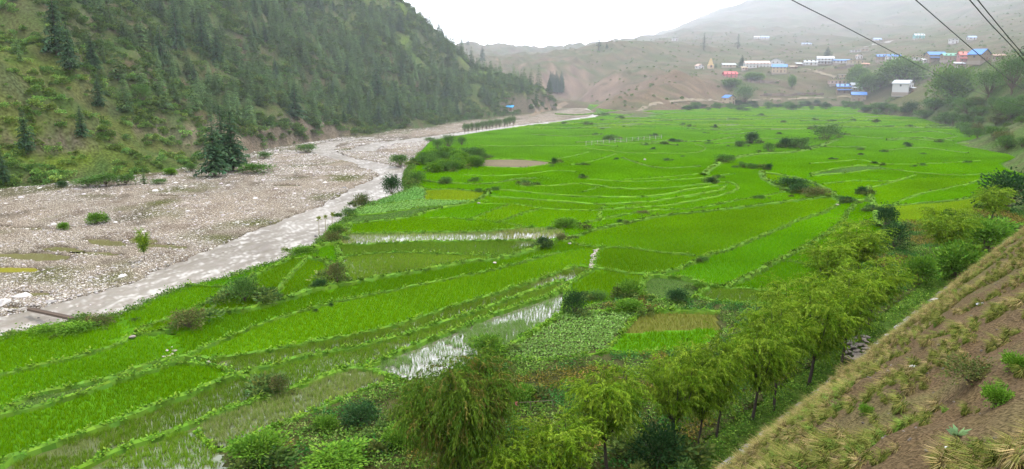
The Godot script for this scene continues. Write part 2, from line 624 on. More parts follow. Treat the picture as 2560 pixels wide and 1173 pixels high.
# drooping grass: each blade is bent once
func tussock(count: int, tall: float, wide: float, cols: Array, droop := 0.5) -> ArrayMesh:
	var g := Geo.new()
	for b in count:
		var a := rng.randf() * TAU
		var d := Vector3(cos(a), 0, sin(a))
		var e := Vector3(-d.z, 0, d.x) * wide * 0.5
		var c: Color = tone(cols[rng.randi() % cols.size()], 0.2)
		var p := d * tall * 0.18 * rng.randf()
		var l := tall * rng.randf_range(0.5, 1.15)
		var out := rng.randf_range(0.15, 0.6)
		var m := p + d * l * out * 0.5 + Vector3.UP * l * 0.62
		var t := m + d * l * (out * 0.5 + droop * 0.45) + Vector3.UP * l * (0.4 - droop)
		g.tri(p - e, m - e * 0.8, p + e, c)
		g.tri(p + e, m - e * 0.8, m + e * 0.8, c)
		g.tri(m - e * 0.8, t, m + e * 0.8, tone(c, 0.1))
	return g.mesh()

# a low patch of broad leaves
func herbs(size: float, count: int, tall: float, leaf_size: float, cols: Array) -> ArrayMesh:
	var g := Geo.new()
	for i in count:
		var p := Vector3(rng.randf_range(-0.5, 0.5) * size, tall * rng.randf() * rng.randf_range(0.4, 1.0), rng.randf_range(-0.5, 0.5) * size)
		var a := rng.randf() * TAU
		leaf(g, p, Vector3(cos(a), rng.randf_range(-0.1, 0.7), sin(a)).normalized(), leaf_size * rng.randf_range(0.6, 1.3), leaf_size * rng.randf_range(0.4, 0.8), tone(cols[rng.randi() % cols.size()], 0.2))
	return g.mesh()

func rock(squash := 0.65) -> ArrayMesh:
	var s := SphereMesh.new()
	s.radius = 0.5
	s.height = 1.0
	s.radial_segments = 9
	s.rings = 5
	var arr := s.get_mesh_arrays()
	var v: PackedVector3Array = arr[Mesh.ARRAY_VERTEX]
	var off := rv(50.0)
	for i in v.size():
		var p := v[i]
		var k := 1.0 + 0.42 * n_fine.get_noise_3dv(p * 9.0 + off)
		v[i] = Vector3(p.x * k * 1.15, p.y * k * squash, p.z * k * 0.9)
	var idx: PackedInt32Array = arr[Mesh.ARRAY_INDEX]
	var g := Geo.new()
	for i in range(0, idx.size(), 3):
		g.tri(v[idx[i]], v[idx[i + 1]], v[idx[i + 2]], Color.WHITE)
	return g.mesh()

func spun(at: Vector3, size: Vector3, tilt := 0.0) -> Transform3D:
	return Transform3D(Basis(Vector3.UP, rng.randf() * TAU) * Basis(Vector3.RIGHT, rng.randf_range(-tilt, tilt)) * Basis.from_scale(size), at)

# ---------------------------------------------------------------- fields
const CELL := 0.4
const PATCH := 0.8
const GX0 := -85.0
const GD0 := 42.0
const GNX := 720
const GND := 700
var cells := PackedInt32Array()
var bund_meshes: Array = []
var bund_green := [Color(0.09, 0.185, 0.015), Color(0.115, 0.205, 0.025), Color(0.05, 0.125, 0.01)]

# an earth bank between two fields, through points of the photograph; wide and tall in metres
func bund(label: String, pts: Array, wide := 0.8, tall := 0.4, lush := 1.0, group := "field bunds") -> void:
	var line: Array = []
	for i in range(0, pts.size(), 2):
		line.append(on(pts[i], pts[i + 1], 0.0))
	var path: Array = [line[0]]
	for i in line.size() - 1:
		var a: Vector3 = line[i]
		var b: Vector3 = line[i + 1]
		var pre: Vector3 = line[maxi(i - 1, 0)]
		var post: Vector3 = line[mini(i + 2, line.size() - 1)]
		var n := maxi(1, int(a.distance_to(b) / (0.7 if -a.z < 120.0 else 1.6)))
		for k in n:
			path.append(a.cubic_interpolate(b, pre, post, float(k + 1) / n))
	fence_off(path)
	var g := Geo.new()
	var last := []
	for k in path.size():
		var p: Vector3 = path[k]
		var along: Vector3 = path[mini(k + 1, path.size() - 1)] - path[maxi(k - 1, 0)]
		var side := Vector3(along.z, 0, -along.x).normalized() * wide * 0.36 * rng.randf_range(0.8, 1.25)
		var up := Vector3.UP * tall * rng.randf_range(0.75, 1.2)
		p += side * rng.randf_range(-0.25, 0.25)
		if wide > 1.9: up *= 0.8
		var row := [p - side * 1.3 - Vector3.UP * 0.1, p - side * 0.75 + up * 0.8, p + up + side * rng.randf_range(-0.2, 0.2), p + side * 0.75 + up * 0.8, p + side * 1.3 - Vector3.UP * 0.1]
		if last:
			for e in 4:
				g.quad(last[e], row[e], row[e + 1], last[e + 1], tone(Color(0.055, 0.11, 0.012) if -p.z < 125.0 or wide > 1.05 else Color(0.068, 0.14, 0.012), 0.3))
		last = row
	var o := part("field_bund", g.mesh(), M.bank)
	tag(o, label, "field bund", group)
	var places := []
	var tints := []
	var gap := 0.34 if -path[0].z < 130.0 else 0.55
	for k in path.size() - 1:
		var a: Vector3 = path[k]
		var b: Vector3 = path[k + 1]
		var n := int(a.distance_to(b) / gap * lush + rng.randf())
		for e in n:
			var p := a.lerp(b, rng.randf()) + rv(wide * 0.24)
			var sc := rng.randf_range(0.6, 1.3) * (0.85 if -p.z < 130.0 else 0.8)
			places.append(spun(Vector3(p.x, tall * 0.6, p.z), Vector3(sc, sc * rng.randf_range(0.7, 1.3), sc)))
			var c: float = rng.randf_range(0.75, 1.25) * (1.0 if -p.z < 130.0 else 0.85)
			if wide > 1.05: c *= rng.randf_range(0.45, 0.95)
			tints.append(Color(c * rng.randf_range(0.85, 1.2), c, c))
	scatter("bund_plants", M.herb_mesh, M.leaf, places, tints, o)

func fence_off(path: Array) -> void:   # closes cells for the flood fill; the ends are drawn out a little
	var fence: Array = path.duplicate()
	for e in 2:
		var tip: Vector3 = fence[0]
		var way := (tip - path[1] if e == 0 else tip - path[path.size() - 2]) as Vector3
		fence.push_front(tip + way.normalized() * (0.6 - tip.z * 0.012))
		fence.reverse()
	for k in fence.size() - 1:
		var a: Vector3 = fence[k]
		var b: Vector3 = fence[k + 1]
		var m := int(a.distance_to(b) / CELL * 3.0) + 1
		for e in m + 1:
			var p := a.lerp(b, float(e) / m)
			block(p.x, -p.z)
			block(p.x + CELL * 0.5, -p.z)

func edge(pts: Array) -> void:   # a limit between plots without a bank
	var path := []
	for i in range(0, pts.size(), 2):
		path.append(on(pts[i], pts[i + 1], 0.0))
	fence_off(path)

func block(x: float, d: float) -> void:
	var j := int((x - GX0) / CELL)
	var i := int((d - GD0) / CELL)
	if j >= 0 and j < GNX and i >= 0 and i < GND:
		cells[i * GNX + j] = -1

# field kinds: base colour, plants, water, name, description
var kinds := {
	"rice": [Color(0.055, 0.165, 0.004), "thick", 0.0],
	"thin": [Color(0.045, 0.09, 0.008), "thin", 0.35],
	"flood": [Color(0.10, 0.10, 0.07), "sparse", 1.0],
	"silver": [Color(0.10, 0.11, 0.05), "pale", 0.8],
	"pale": [Color(0.085, 0.11, 0.025), "pale", 0.5],
	"lime": [Color(0.10, 0.17, 0.006), "lime", 0.0],
	"bean": [Color(0.045, 0.06, 0.02), "bean", 0.0],
	"tan": [Color(0.085, 0.10, 0.02), "straw", 0.0],
	"soil": [Color(0.16, 0.12, 0.08), "", 0.0],
	"weed": [Color(0.055, 0.095, 0.02), "weed", 0.0],
	"garden": [Color(0.05, 0.06, 0.02), "garden", 0.0],
}
var titles := {"rice": "rice_field", "thin": "rice_field", "flood": "flooded_rice_field", "silver": "flooded_rice_field", "pale": "rice_field", "lime": "rice_field", "bean": "bean_field", "tan": "grass_field", "soil": "ploughed_field", "weed": "grassy_plot", "garden": "garden_plot"}

func field(px: float, py: float, kind: String, label: String) -> void:
	var p := on(px, py, 0.0)
	fill(int((p.x - GX0) / CELL), int((-p.z - GD0) / CELL), kind, label)

func fill(j0: int, i0: int, kind: String, label: String) -> void:
	if j0 < 0 or i0 < 0 or j0 >= GNX or i0 >= GND:
		return
	if cells[i0 * GNX + j0] != 0:
		return
	field_count += 1
	var id := field_count
	var stack := PackedInt32Array([i0 * GNX + j0])
	cells[stack[0]] = id
	var mine := PackedInt32Array()
	while stack.size():
		var k := stack[stack.size() - 1]
		stack.remove_at(stack.size() - 1)
		mine.append(k)
		var j := k % GNX
		var i := k / GNX
		if j > 0 and cells[k - 1] == 0: cells[k - 1] = id; stack.append(k - 1)
		if j < GNX - 1 and cells[k + 1] == 0: cells[k + 1] = id; stack.append(k + 1)
		if i > 0 and cells[k - GNX] == 0: cells[k - GNX] = id; stack.append(k - GNX)
		if i < GND - 1 and cells[k + GNX] == 0: cells[k + GNX] = id; stack.append(k + GNX)
	if mine.size() < 10:
		return
	if label == "" and mine.size() < 160:
		kind = "weed"
		label = ""
	var spec: Array = kinds[kind]
	var level := rng.randf_range(0.0, 0.14)
	var shade := rng.randf_range(0.86, 1.16)
	var warm := rng.randf_range(0.86, 1.2)
	var base: Color = spec[0] * shade
	base.r *= warm
	mine.sort()
	# the sheet grows by one cell so that it runs in under the bunds
	var mask := {}
	for k in mine:
		for e in [0, 1, -1, GNX, -GNX]:
			mask[k + e] = true
	var v := PackedVector3Array()
	var n := PackedVector3Array()
	var c := PackedColorArray()
	var keys := mask.keys()
	keys.sort()
	var at := 0
	while at < keys.size():
		var k: int = keys[at]
		var run := 1
		while at + run < keys.size() and keys[at + run] == k + run and run < 6 and (k + run) % GNX != 0:
			run += 1
		at += run
		var x: float = GX0 + (k % GNX) * CELL
		var d: float = GD0 + (k / GNX) * CELL
		var x1 := x + run * CELL
		var q := [Vector3(x, level, -d - CELL), Vector3(x1, level, -d - CELL), Vector3(x1, level, -d), Vector3(x, level, -d)]
		for e in [0, 1, 2, 0, 2, 3]:
			v.append(q[e])
			n.append(Vector3.UP)
			var w: float = n_mid.get_noise_2d(q[e].x * 0.6, q[e].z * 0.6)
			var w2: float = n_large.get_noise_2d(q[e].x * 2.0, q[e].z * 2.0)
			c.append(base * (1.0 + 0.25 * w + 0.2 * w2))
	var arr := []
	arr.resize(Mesh.ARRAY_MAX)
	arr[Mesh.ARRAY_VERTEX] = v
	arr[Mesh.ARRAY_NORMAL] = n
	arr[Mesh.ARRAY_COLOR] = c
	var m := ArrayMesh.new()
	m.add_surface_from_arrays(Mesh.PRIMITIVE_TRIANGLES, arr)
	var o := part(titles[kind], m, M.soil)
	tag(o, label if label != "" else ("narrow weedy strip between two field bunds" if kind == "weed" else "narrow strip of green rice among the other terraces"), "", "" if label != "" else ("weedy strips" if kind == "weed" else "small rice strips"), "structure")
	if spec[2] > 0.0:   # standing water over the mud
		var wm := ArrayMesh.new()
		for k in v.size():
			v[k].y = level + 0.03
		var warr := []
		warr.resize(Mesh.ARRAY_MAX)
		warr[Mesh.ARRAY_VERTEX] = v
		warr[Mesh.ARRAY_NORMAL] = n
		wm.add_surface_from_arrays(Mesh.PRIMITIVE_TRIANGLES, warr)
		part("standing_water", wm, M.paddy_water if kind in ["flood", "silver"] else M.wet_mud, o)
	var crop: String = spec[1]
	if crop == "":
		return
	var lists := [[], [], [], [], [], []]
	var tones := [[], [], [], [], [], []]
	var far_lists := []
	var far_tones := []
	for k in mine:
		var j := k % GNX
		var i := k / GNX
		if (i + j) % 2 or i % 2: continue
		var x: float = GX0 + (j + 0.5) * CELL
		var d: float = GD0 + (i + 0.5) * CELL
		var w := 1.0 + 0.16 * n_mid.get_noise_2d(x * 0.7, d * 0.7) + 0.2 * n_large.get_noise_2d(x * 2.0 + 77.0, d * 2.0)
		var wet := n_mid.get_noise_2d(x * 0.45 + 200.0, d * 0.8) + n_large.get_noise_2d(x * 1.3, d * 1.3 + 90.0)
		if d < 140.0 and crop == "thick": w *= lerpf(0.8, 1.0, smoothstep(70.0, 140.0, d))
		var t := Color(shade * w * warm * (1.0 + 0.5 * maxf(0.0, wet) * spec[2]), shade * w, shade * w)
		var open_water := false
		match kind:
			"thin": open_water = wet > 0.3 + rng.randf_range(-0.12, 0.12)
			"pale": open_water = wet > 0.42 + rng.randf_range(-0.12, 0.12)
			"silver": open_water = wet > -0.08 + rng.randf_range(-0.12, 0.12)
			"flood": open_water = true
		if open_water and rng.randf() < 0.1: continue
		if kind == "garden":
			var g := n_mid.get_noise_2d(x * 1.6 + 60.0, d * 1.6)
			var r := n_large.get_noise_2d(x * 4.0 + 10.0, d * 4.0)
			if r > 0.25: t = Color(1.5, 0.72, 0.8)
			elif g > 0.18: t = Color(1.35, 1.3, 1.2)
			elif g < -0.16: t = Color(0.5, 0.8, 0.9)
			t *= rng.randf_range(0.75, 1.2)
			if rng.randf() < 0.12: continue
		if d < 115.0:
			var e := rng.randi() % 3
			if open_water: e += 3
			lists[e].append(Transform3D(Basis(Vector3.UP, (rng.randi() % 4) * PI / 2.0) * Basis.from_scale(Vector3(1.05, rng.randf_range(0.85, 1.15) * (1.0 + 0.25 * wet), 1.05)), Vector3(x, level, -d)))
			tones[e].append(t)
		elif (j + i) % 4 == 0 or d < 165.0 and crop != "thick":
			if open_water and kind != "flood" and rng.randf() < 0.6: continue
			far_lists.append(Transform3D(Basis(Vector3.UP, rng.randf() * TAU) * Basis.from_scale(Vector3(1.5, rng.randf_range(0.85, 1.15), 1.5)), Vector3(x, level, -d)))
			far_tones.append(t)
	for e in 6:
		scatter("crop_plants", M[crop][e] if e < 3 else M.sparse[e - 3], M.rice_leaf, lists[e], tones[e], o)
	scatter("crop_plants", M[crop][3], M.rice_leaf, far_lists, far_tones, o)

var field_count := 0

func make_crops() -> void:
	var green := [Color(0.094, 0.228, 0.002), Color(0.116, 0.25, 0.002), Color(0.076, 0.205, 0.002)]
	var soft := [Color(0.085, 0.175, 0.010), Color(0.105, 0.185, 0.016), Color(0.07, 0.165, 0.008)]
	var grey := [Color(0.13, 0.19, 0.05), Color(0.10, 0.18, 0.03)]
	var straw := [Color(0.135, 0.205, 0.04), Color(0.115, 0.2, 0.026), Color(0.19, 0.235, 0.085)]
	var lime := [Color(0.13, 0.23, 0.008), Color(0.15, 0.23, 0.01)]
	var dry := [Color(0.11, 0.15, 0.022), Color(0.125, 0.145, 0.028)]
	var bean := [Color(0.065, 0.15, 0.022), Color(0.09, 0.19, 0.035), Color(0.13, 0.235, 0.065)]
	var weed := [Color(0.05, 0.11, 0.018), Color(0.08, 0.14, 0.025), Color(0.035, 0.09, 0.015)]
	for s in [["thick", green, 24, 8, 0.3], ["thin", soft, 46, 6, 0.34], ["sparse", grey, 15, 5, 0.36], ["pale", straw, 46, 6, 0.38], ["lime", lime, 16, 7, 0.3], ["straw", dry, 14, 6, 0.3]]:
		M[s[0]] = []
		for e in 4:
			M[s[0]].append(blades(PATCH, s[2], s[3], s[4], 0.024 if e < 3 else 0.045, s[1]))
	M.bean = []
	M.garden = []
	M.weed = []
	for e in 4:
		M.bean.append(herbs(PATCH, 42, 0.4, 0.22, bean))
		M.garden.append(herbs(PATCH, 44, 0.6, 0.2, [Color(0.05, 0.115, 0.018), Color(0.085, 0.15, 0.03), Color(0.035, 0.085, 0.012), Color(0.07, 0.13, 0.02), Color(0.12, 0.18, 0.045)]))
		M.weed.append(herbs(PATCH, 36, 0.3, 0.12, weed))

# ---------------------------------------------------------------- colours of the ground
func c_left(x: float, d: float, h: float, n: Vector3) -> Color:
	var grass := Color(0.048, 0.080, 0.022)
	var dry := Color(0.072, 0.080, 0.028)
	var soil := Color(0.085, 0.062, 0.042)
	var a := n_large.get_noise_2d(x * 2.2, d * 2.2)
	var b := n_mid.get_noise_2d(x * 1.3, d * 1.3)
	var c := mix3(grass, dry, 0.4 + a * 1.1 + b * 0.5)
	c = mix3(c, soil, (b * 1.2 + n_fine.get_noise_2d(x, d) * 0.6 - 0.1) * 1.2)
	c = mix3(c, Color(0.085, 0.122, 0.018), (1.0 - smoothstep(-110.0, -75.0, x)) * (1.0 - smoothstep(190.0, 250.0, d)) * (0.45 + a * 1.2 + b))
	c = mix3(c, Color(0.10, 0.16, 0.025), smoothstep(430.0, 470.0, d) * (0.4 + b + a) * (1.0 if h > 10.0 else 0.2))
	var scarp := smoothstep(222.0, 245.0, d) * (1.0 - smoothstep(305.0, 330.0, d)) * smoothstep(9.0, 5.0, h)
	c = mix3(c, mix3(Color(0.11, 0.088, 0.068), Color(0.23, 0.18, 0.135), 0.5 + b * 2.2), scarp * 0.85)
	c = mix3(c, Color(0.13, 0.105, 0.08), smoothstep(0.82, 0.6, n.y) * (0.85 if h < 8.0 else 0.3))
	return c

func c_far(x: float, d: float, h: float, n: Vector3) -> Color:
	var a := n_large.get_noise_2d(x * 1.4, d * 1.4)
	var b := n_mid.get_noise_2d(x * 0.8, d * 0.8)
	var c := mix3(Color(0.066, 0.077, 0.032), Color(0.105, 0.083, 0.053), 0.45 + a * 1.2 + b * 0.6)
	var raw := smoothstep(0.93, 0.80, n.y) * smoothstep(420.0, 470.0, d) * (1.0 - smoothstep(120.0, 230.0, x)) * (1.0 - smoothstep(820.0, 900.0, d))
	c = mix3(c, mix3(Color(0.2, 0.145, 0.105), Color(0.15, 0.105, 0.08), 0.5 + b * 2.0), raw)
	c = mix3(c, Color(0.13, 0.092, 0.062), smoothstep(45.0, 75.0, x) * (1.0 - smoothstep(120.0, 170.0, x)) * smoothstep(425.0, 455.0, d) * (1.0 - smoothstep(580.0, 620.0, d)) * (0.8 + b + n_fine.get_noise_2d(x * 0.6, d * 0.6)))
	c = c * (1.0 + 0.5 * n_fine.get_noise_2d(x * 0.35, d * 0.35))
	c = mix3(c, Color(0.06, 0.115, 0.022), (1.0 - smoothstep(330.0, 520.0, d)) * (0.75 + b))
	c = mix3(c, Color(0.10, 0.075, 0.05), smoothstep(0.2, 0.45, b) * (1.0 - smoothstep(600.0, 700.0, d)) * 0.7)
	return c

func c_bed(x: float, d: float, h: float, n: Vector3) -> Color:
	var a := n_large.get_noise_2d(x * 2.0, d * 1.2)
	var b := n_mid.get_noise_2d(x * 1.5, d * 1.0)
	var c := mix3(Color(0.365, 0.342, 0.288), Color(0.40, 0.362, 0.30), 0.5 + a * 1.5)
	c = mix3(c, Color(0.19, 0.155, 0.125), (b + n_fine.get_noise_2d(x, d) * 0.6) * 1.0)
	c = mix3(c, Color(0.13, 0.15, 0.05), (n_large.get_noise_2d(x * 2.6 + 400.0, d * 2.0) - 0.22) * 2.2)
	c = mix3(c, Color(0.10, 0.085, 0.062), 1.0 - smoothstep(WATER - 0.02, WATER + 0.16, h))
	var ud := (look(t_toe, d) - x)
	c = mix3(c, Color(0.11, 0.12, 0.05), smoothstep(-9.0, -2.0, ud + b * 6.0) * 0.7)
	return c

func c_valley(x: float, d: float, h: float, n: Vector3) -> Color:
	if d > 315.0:   # far strips of rice, told apart by small differences of tone
		var a := n_mid.get_noise_2d(x * 0.25, d * 1.1)
		var b := n_large.get_noise_2d(x * 1.2, d * 2.5)
		var c := mix3(Color(0.042, 0.125, 0.005), Color(0.078, 0.15, 0.018), 0.4 + a * 1.6 + b * 0.6)
		return mix3(c, Color(0.085, 0.10, 0.04), (b - 0.2) * 2.0)
	var k := n_mid.get_noise_2d(x, d)
	return mix3(Color(0.05, 0.105, 0.015), Color(0.075, 0.12, 0.02), 0.5 + k)

func c_near(x: float, d: float, h: float, n: Vector3) -> Color:
	var s := near_s(x, d)
	var t := near_t(x, d)
	var a := n_mid.get_noise_2d(s * 2.6, t * 3.6)
	var b := n_fine.get_noise_2d(s * 2.0, t * 3.0)
	var c := mix3(Color(0.098, 0.068, 0.037), Color(0.122, 0.088, 0.05), 0.5 + a + b * 0.5)
	c = mix3(c, Color(0.065, 0.044, 0.03), (b * 0.9 + a * 0.4) * 0.9)
	c = mix3(c, Color(0.11, 0.10, 0.04), (a - 0.05) * 1.5)
	return mix3(c, Color(0.06, 0.11, 0.016), smoothstep(13.0, 15.0, t))

func c_water(x: float, d: float, h: float, n: Vector3) -> Color:
	if h < -10.0: return Color.BLACK
	var along := d * 0.94 + x * 0.33
	var across := x * 0.94 - d * 0.33
	var near := smoothstep(230.0, 90.0, d)
	var f := n_fine.get_noise_2d(across * 3.2, along * 0.9) * 0.75 + n_fine.get_noise_2d(across * 0.9, along * 0.3 + 40.0) * 0.6 + n_large.get_noise_2d(x * 3.0, d * 2.0) * 0.35
	var base := mix3(Color(0.132, 0.118, 0.097), Color(0.096, 0.084, 0.066), 0.5 + n_mid.get_noise_2d(across * 0.8, along * 0.2))
	return mix3(base, Color(0.24, 0.228, 0.205), smoothstep(-0.05, 0.6, f))

func h_water(x: float, d: float) -> float:
	if channel(x, d) < -2.6:
		return -20.0
	var along := d * 0.94 + x * 0.33
	var across := x * 0.94 - d * 0.33
	return WATER + n_mid.get_noise_2d(across * 1.6, along * 1.0) * 0.12 + n_fine.get_noise_2d(across * 1.2, along * 0.5) * 0.14

# ---------------------------------------------------------------- buildings
func win(parent: Node3D, x: float, y: float, z: float, w: float, h: float, frame: Color) -> void:
	var f := Geo.new()
	f.box(Vector3(x - w / 2, y, z - 0.02), Vector3(x + w / 2, y + h, z + 0.05), frame)
	var o := part("window", f.mesh(), M.paint, parent)
	var p := Geo.new()
	for e in [-1, 1]:
		p.box(Vector3(x + e * w * 0.24 - w * 0.19, y + h * 0.1, z + 0.052), Vector3(x + e * w * 0.24 + w * 0.19, y + h * 0.9, z + 0.062), Color(0.05, 0.055, 0.06))
	part("pane", p.mesh(), M.glass, o)

func gable(parent: Node3D, lo: Vector3, hi: Vector3, rise: float, col: Color, along_x: bool, over := 0.5) -> void:
	var g := Geo.new()
	var mid := (lo + hi) * 0.5
	for e in [-1.0, 1.0]:
		var p: Array
		if along_x:
			var z0: float = hi.z + over if e > 0 else lo.z - over
			p = [Vector3(lo.x - over, hi.y + rise, mid.z), Vector3(hi.x + over, hi.y + rise, mid.z), Vector3(hi.x + over, hi.y - 0.25, z0), Vector3(lo.x - over, hi.y - 0.25, z0)]
		else:
			var x0: float = hi.x + over if e > 0 else lo.x - over
			p = [Vector3(mid.x, hi.y + rise, lo.z - over), Vector3(mid.x, hi.y + rise, hi.z + over), Vector3(x0, hi.y - 0.25, hi.z + over), Vector3(x0, hi.y - 0.25, lo.z - over)]
		var up := Vector3.UP * 0.14
		g.quad(p[0] + up, p[1] + up, p[2] + up, p[3] + up, col)
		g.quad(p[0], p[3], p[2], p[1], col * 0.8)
		g.quad(p[3] + up, p[2] + up, p[2], p[3], col)
		for k in 7:   # standing seams of the metal sheets
			var q := (k + 0.5) / 7.0
			var a: Vector3 = p[0].lerp(p[1], q)
			var b: Vector3 = p[3].lerp(p[2], q)
			g.tube([a + up * 1.2, b + up * 1.2], [0.05, 0.05], col * 0.9, 3)
	part("roof", g.mesh(), M.tin, parent)

# front faces +z; style: gable, gable_front, flat, shed
func house(label: String, px: float, py: float, wide: float, storeys: float, deep: float, style: String, roof: Color, wall: Color, turn := 0.0, porch := false, from := 200.0) -> Node3D:
	var at := hit(px, py, from)
	var w := wide / F * at.distance_to(EYE)
	var dp := w * deep
	var h := storeys * 2.35
	var o := thing("house", label, "house", at + Vector3(0, 0.1, 0), turn, "")
	var rise := dp * 0.26 if style == "gable" else w * 0.24
	var g := Geo.new()
	g.box(Vector3(-w / 2, -2.0, -dp), Vector3(w / 2, h, 0), wall)
	if style == "gable":
		for e in [-w / 2, w / 2]:
			g.tri(Vector3(e, h, 0), Vector3(e, h + rise, -dp / 2), Vector3(e, h, -dp), wall)
	elif style == "gable_front":
		for e in [0.0, -dp]:
			g.tri(Vector3(-w / 2, h, e), Vector3(0, h + rise, e), Vector3(w / 2, h, e), wall)
	part("wall", g.mesh(), M.plaster, o)
	var pl := Geo.new()
	pl.box(Vector3(-w / 2 - 0.15, -1.6, -dp - 0.15), Vector3(w / 2 + 0.15, 0.35, 0.15), Color(0.2, 0.17, 0.14))
	part("plinth", pl.mesh(), M.plaster, o)
	if style == "gable":
		gable(o, Vector3(-w / 2, 0, -dp), Vector3(w / 2, h, 0), rise, roof, true)
	elif style == "gable_front":
		gable(o, Vector3(-w / 2, 0, -dp), Vector3(w / 2, h, 0), rise, roof, false)
	else:
		var r := Geo.new()
		var tip := 0.9 if style == "shed" else 0.0
		var up := Vector3.UP * 0.22
		var p := [Vector3(-w / 2 - 0.6, h + tip, -dp - 0.4), Vector3(w / 2 + 0.6, h + tip, -dp - 0.4), Vector3(w / 2 + 0.6, h, 0.7), Vector3(-w / 2 - 0.6, h, 0.7)]
		r.quad(p[0] + up, p[1] + up, p[2] + up, p[3] + up, roof)
		r.quad(p[0], p[3], p[2], p[1], roof)
		r.quad(p[3] + up, p[2] + up, p[2], p[3], roof)
		r.quad(p[1] + up, p[0] + up, p[0], p[1], roof)
		r.quad(p[2] + up, p[1] + up, p[1], p[2], roof)
		r.quad(p[0] + up, p[3] + up, p[3], p[0], roof)
		part("roof", r.mesh(), M.tin if style == "shed" else M.plaster, o)
	var n := maxi(2, int(w / 2.6))
	for s in int(ceilf(storeys)):
		for k in n:
			var x := (k + 0.5) / n * w - w / 2
			if s == 0 and k == n / 2:
				var dd := Geo.new()
				dd.box(Vector3(x - 0.5, 0.36, -0.02), Vector3(x + 0.5, 2.3, 0.06), Color(0.12, 0.07, 0.045))
				part("door", dd.mesh(), M.paint, o)
			else:
				win(o, x, s * 2.35 + 0.85, 0.0, 1.0, 1.2, Color(0.28, 0.2, 0.14))
	for e in [-1, 1]:   # a window in each end wall
		var f := Geo.new()
		f.box(Vector3(e * w / 2 - 0.04, h - 1.8, -dp / 2 - 0.5), Vector3(e * w / 2 + 0.04, h - 0.7, -dp / 2 + 0.5), Color(0.06, 0.06, 0.065))
		part("window", f.mesh(), M.glass, o)
	if porch:
		var pr := Geo.new()
		var ph := h * 0.52
		pr.quad(Vector3(-w / 2, ph + 0.5, 0.01), Vector3(w / 2, ph + 0.5, 0.01), Vector3(w / 2, ph, 2.0), Vector3(-w / 2, ph, 2.0), roof)
		pr.quad(Vector3(-w / 2, ph + 0.4, 0.01), Vector3(-w / 2, ph - 0.1, 2.0), Vector3(w / 2, ph - 0.1, 2.0), Vector3(w / 2, ph + 0.4, 0.01), roof)
		part("porch_roof", pr.mesh(), M.tin, o)
		for k in 4:
			var x := k / 3.0 * (w - 0.4) - w / 2 + 0.2
			var ps := Geo.new()
			ps.box(Vector3(x - 0.09, -2, 1.7), Vector3(x + 0.09, ph, 1.88), Color(0.2, 0.12, 0.08))
			part("porch_post", ps.mesh(), M.paint, o)
	return o

# a strip laid over the ground, for tracks
func track(called: String, label: String, pts: Array, wide: float, col: Color, from := 100.0, material: Material = null) -> void:
	var line := []
	for i in range(0, pts.size(), 2):
		line.append(hit(pts[i], pts[i + 1], from))
	var g := Geo.new()
	var last := []
	for k in line.size() - 1:
		var a: Vector3 = line[k]
		var b: Vector3 = line[k + 1]
		var n := int(clampf(a.distance_to(b) / 2.5, 1, 80))
		for e in n + (1 if k == line.size() - 2 else 0):
			var p := a.lerp(b, float(e) / n)
			var side := (Vector3(b.z - a.z, 0, a.x - b.x)).normalized() * wide * 0.5 * rng.randf_range(0.75, 1.2)
			var row := []
			for q in [-1.0, 0.0, 1.0]:
				var s: Vector3 = p + side * q
				s.y = ground(s.x, -s.z) + 0.12
				row.append(s)
			if last:
				for q in 2:
					g.quad(last[q], row[q], row[q + 1], last[q + 1], tone(col, 0.1))
			last = row
	setting(called, label, g.mesh(), material if material else M.soil)

func wire(label: String, pts: Array) -> void:
	var line := []
	var radii := []
	for i in range(0, pts.size(), 3):
		line.append(at_depth(pts[i], pts[i + 1], pts[i + 2]))
	var path := []
	for i in line.size() - 1:
		for k in 6:
			path.append(line[i].cubic_interpolate(line[i + 1], line[maxi(i - 1, 0)], line[mini(i + 2, line.size() - 1)], k / 6.0))
	for p in path: radii.append(0.019)
	var g := Geo.new()
	g.tube(path, radii, Color(0.045, 0.05, 0.05), 5)
	tag(part("power_line", g.mesh(), M.paint), label, "power line")

# a plant from a kind, with its foot at a point of the photograph; wide and tall in photograph pixels
func grow(kind: String, called: String, label: String, category: String, px: float, py: float, wide: float, tall: float, y := 0.0, group := "") -> void:
	var list: Array = M[kind]
	var at: Vector3
	if y > -50.0:
		at = on(px, py, y)
	else:
		at = hit(px, py, 60.0)
	var k := at.distance_to(EYE) / F
	if kind.ends_with("bush") and y > -0.9 and y < 0.5:
		for e in 2 + rng.randi() % 6:
			var w := wide * k
			var z := rng.randf_range(0.12, 0.4) * minf(tall * k, 2.0)
			skirts.append(spun(at + Vector3(rng.randf_range(-0.95, 0.95) * w, 0, rng.randf_range(-0.5, 0.5) * w), Vector3(z * rng.randf_range(0.9, 1.7), z, z * rng.randf_range(0.9, 1.7))))
	var src: Node3D = list[rng.randi() % list.size()]
	src.set_meta("stem", called)
	copy(src, label, category, at, rng.randf() * TAU, Vector3(wide * k / src.get_meta("w"), tall * k / src.get_meta("h"), wide * k / src.get_meta("w")), group)

var skirts: Array = []

func sized(o: Node3D, w: float, h: float) -> Node3D:
	o.set_meta("w", w)
	o.set_meta("h", h)
	return o

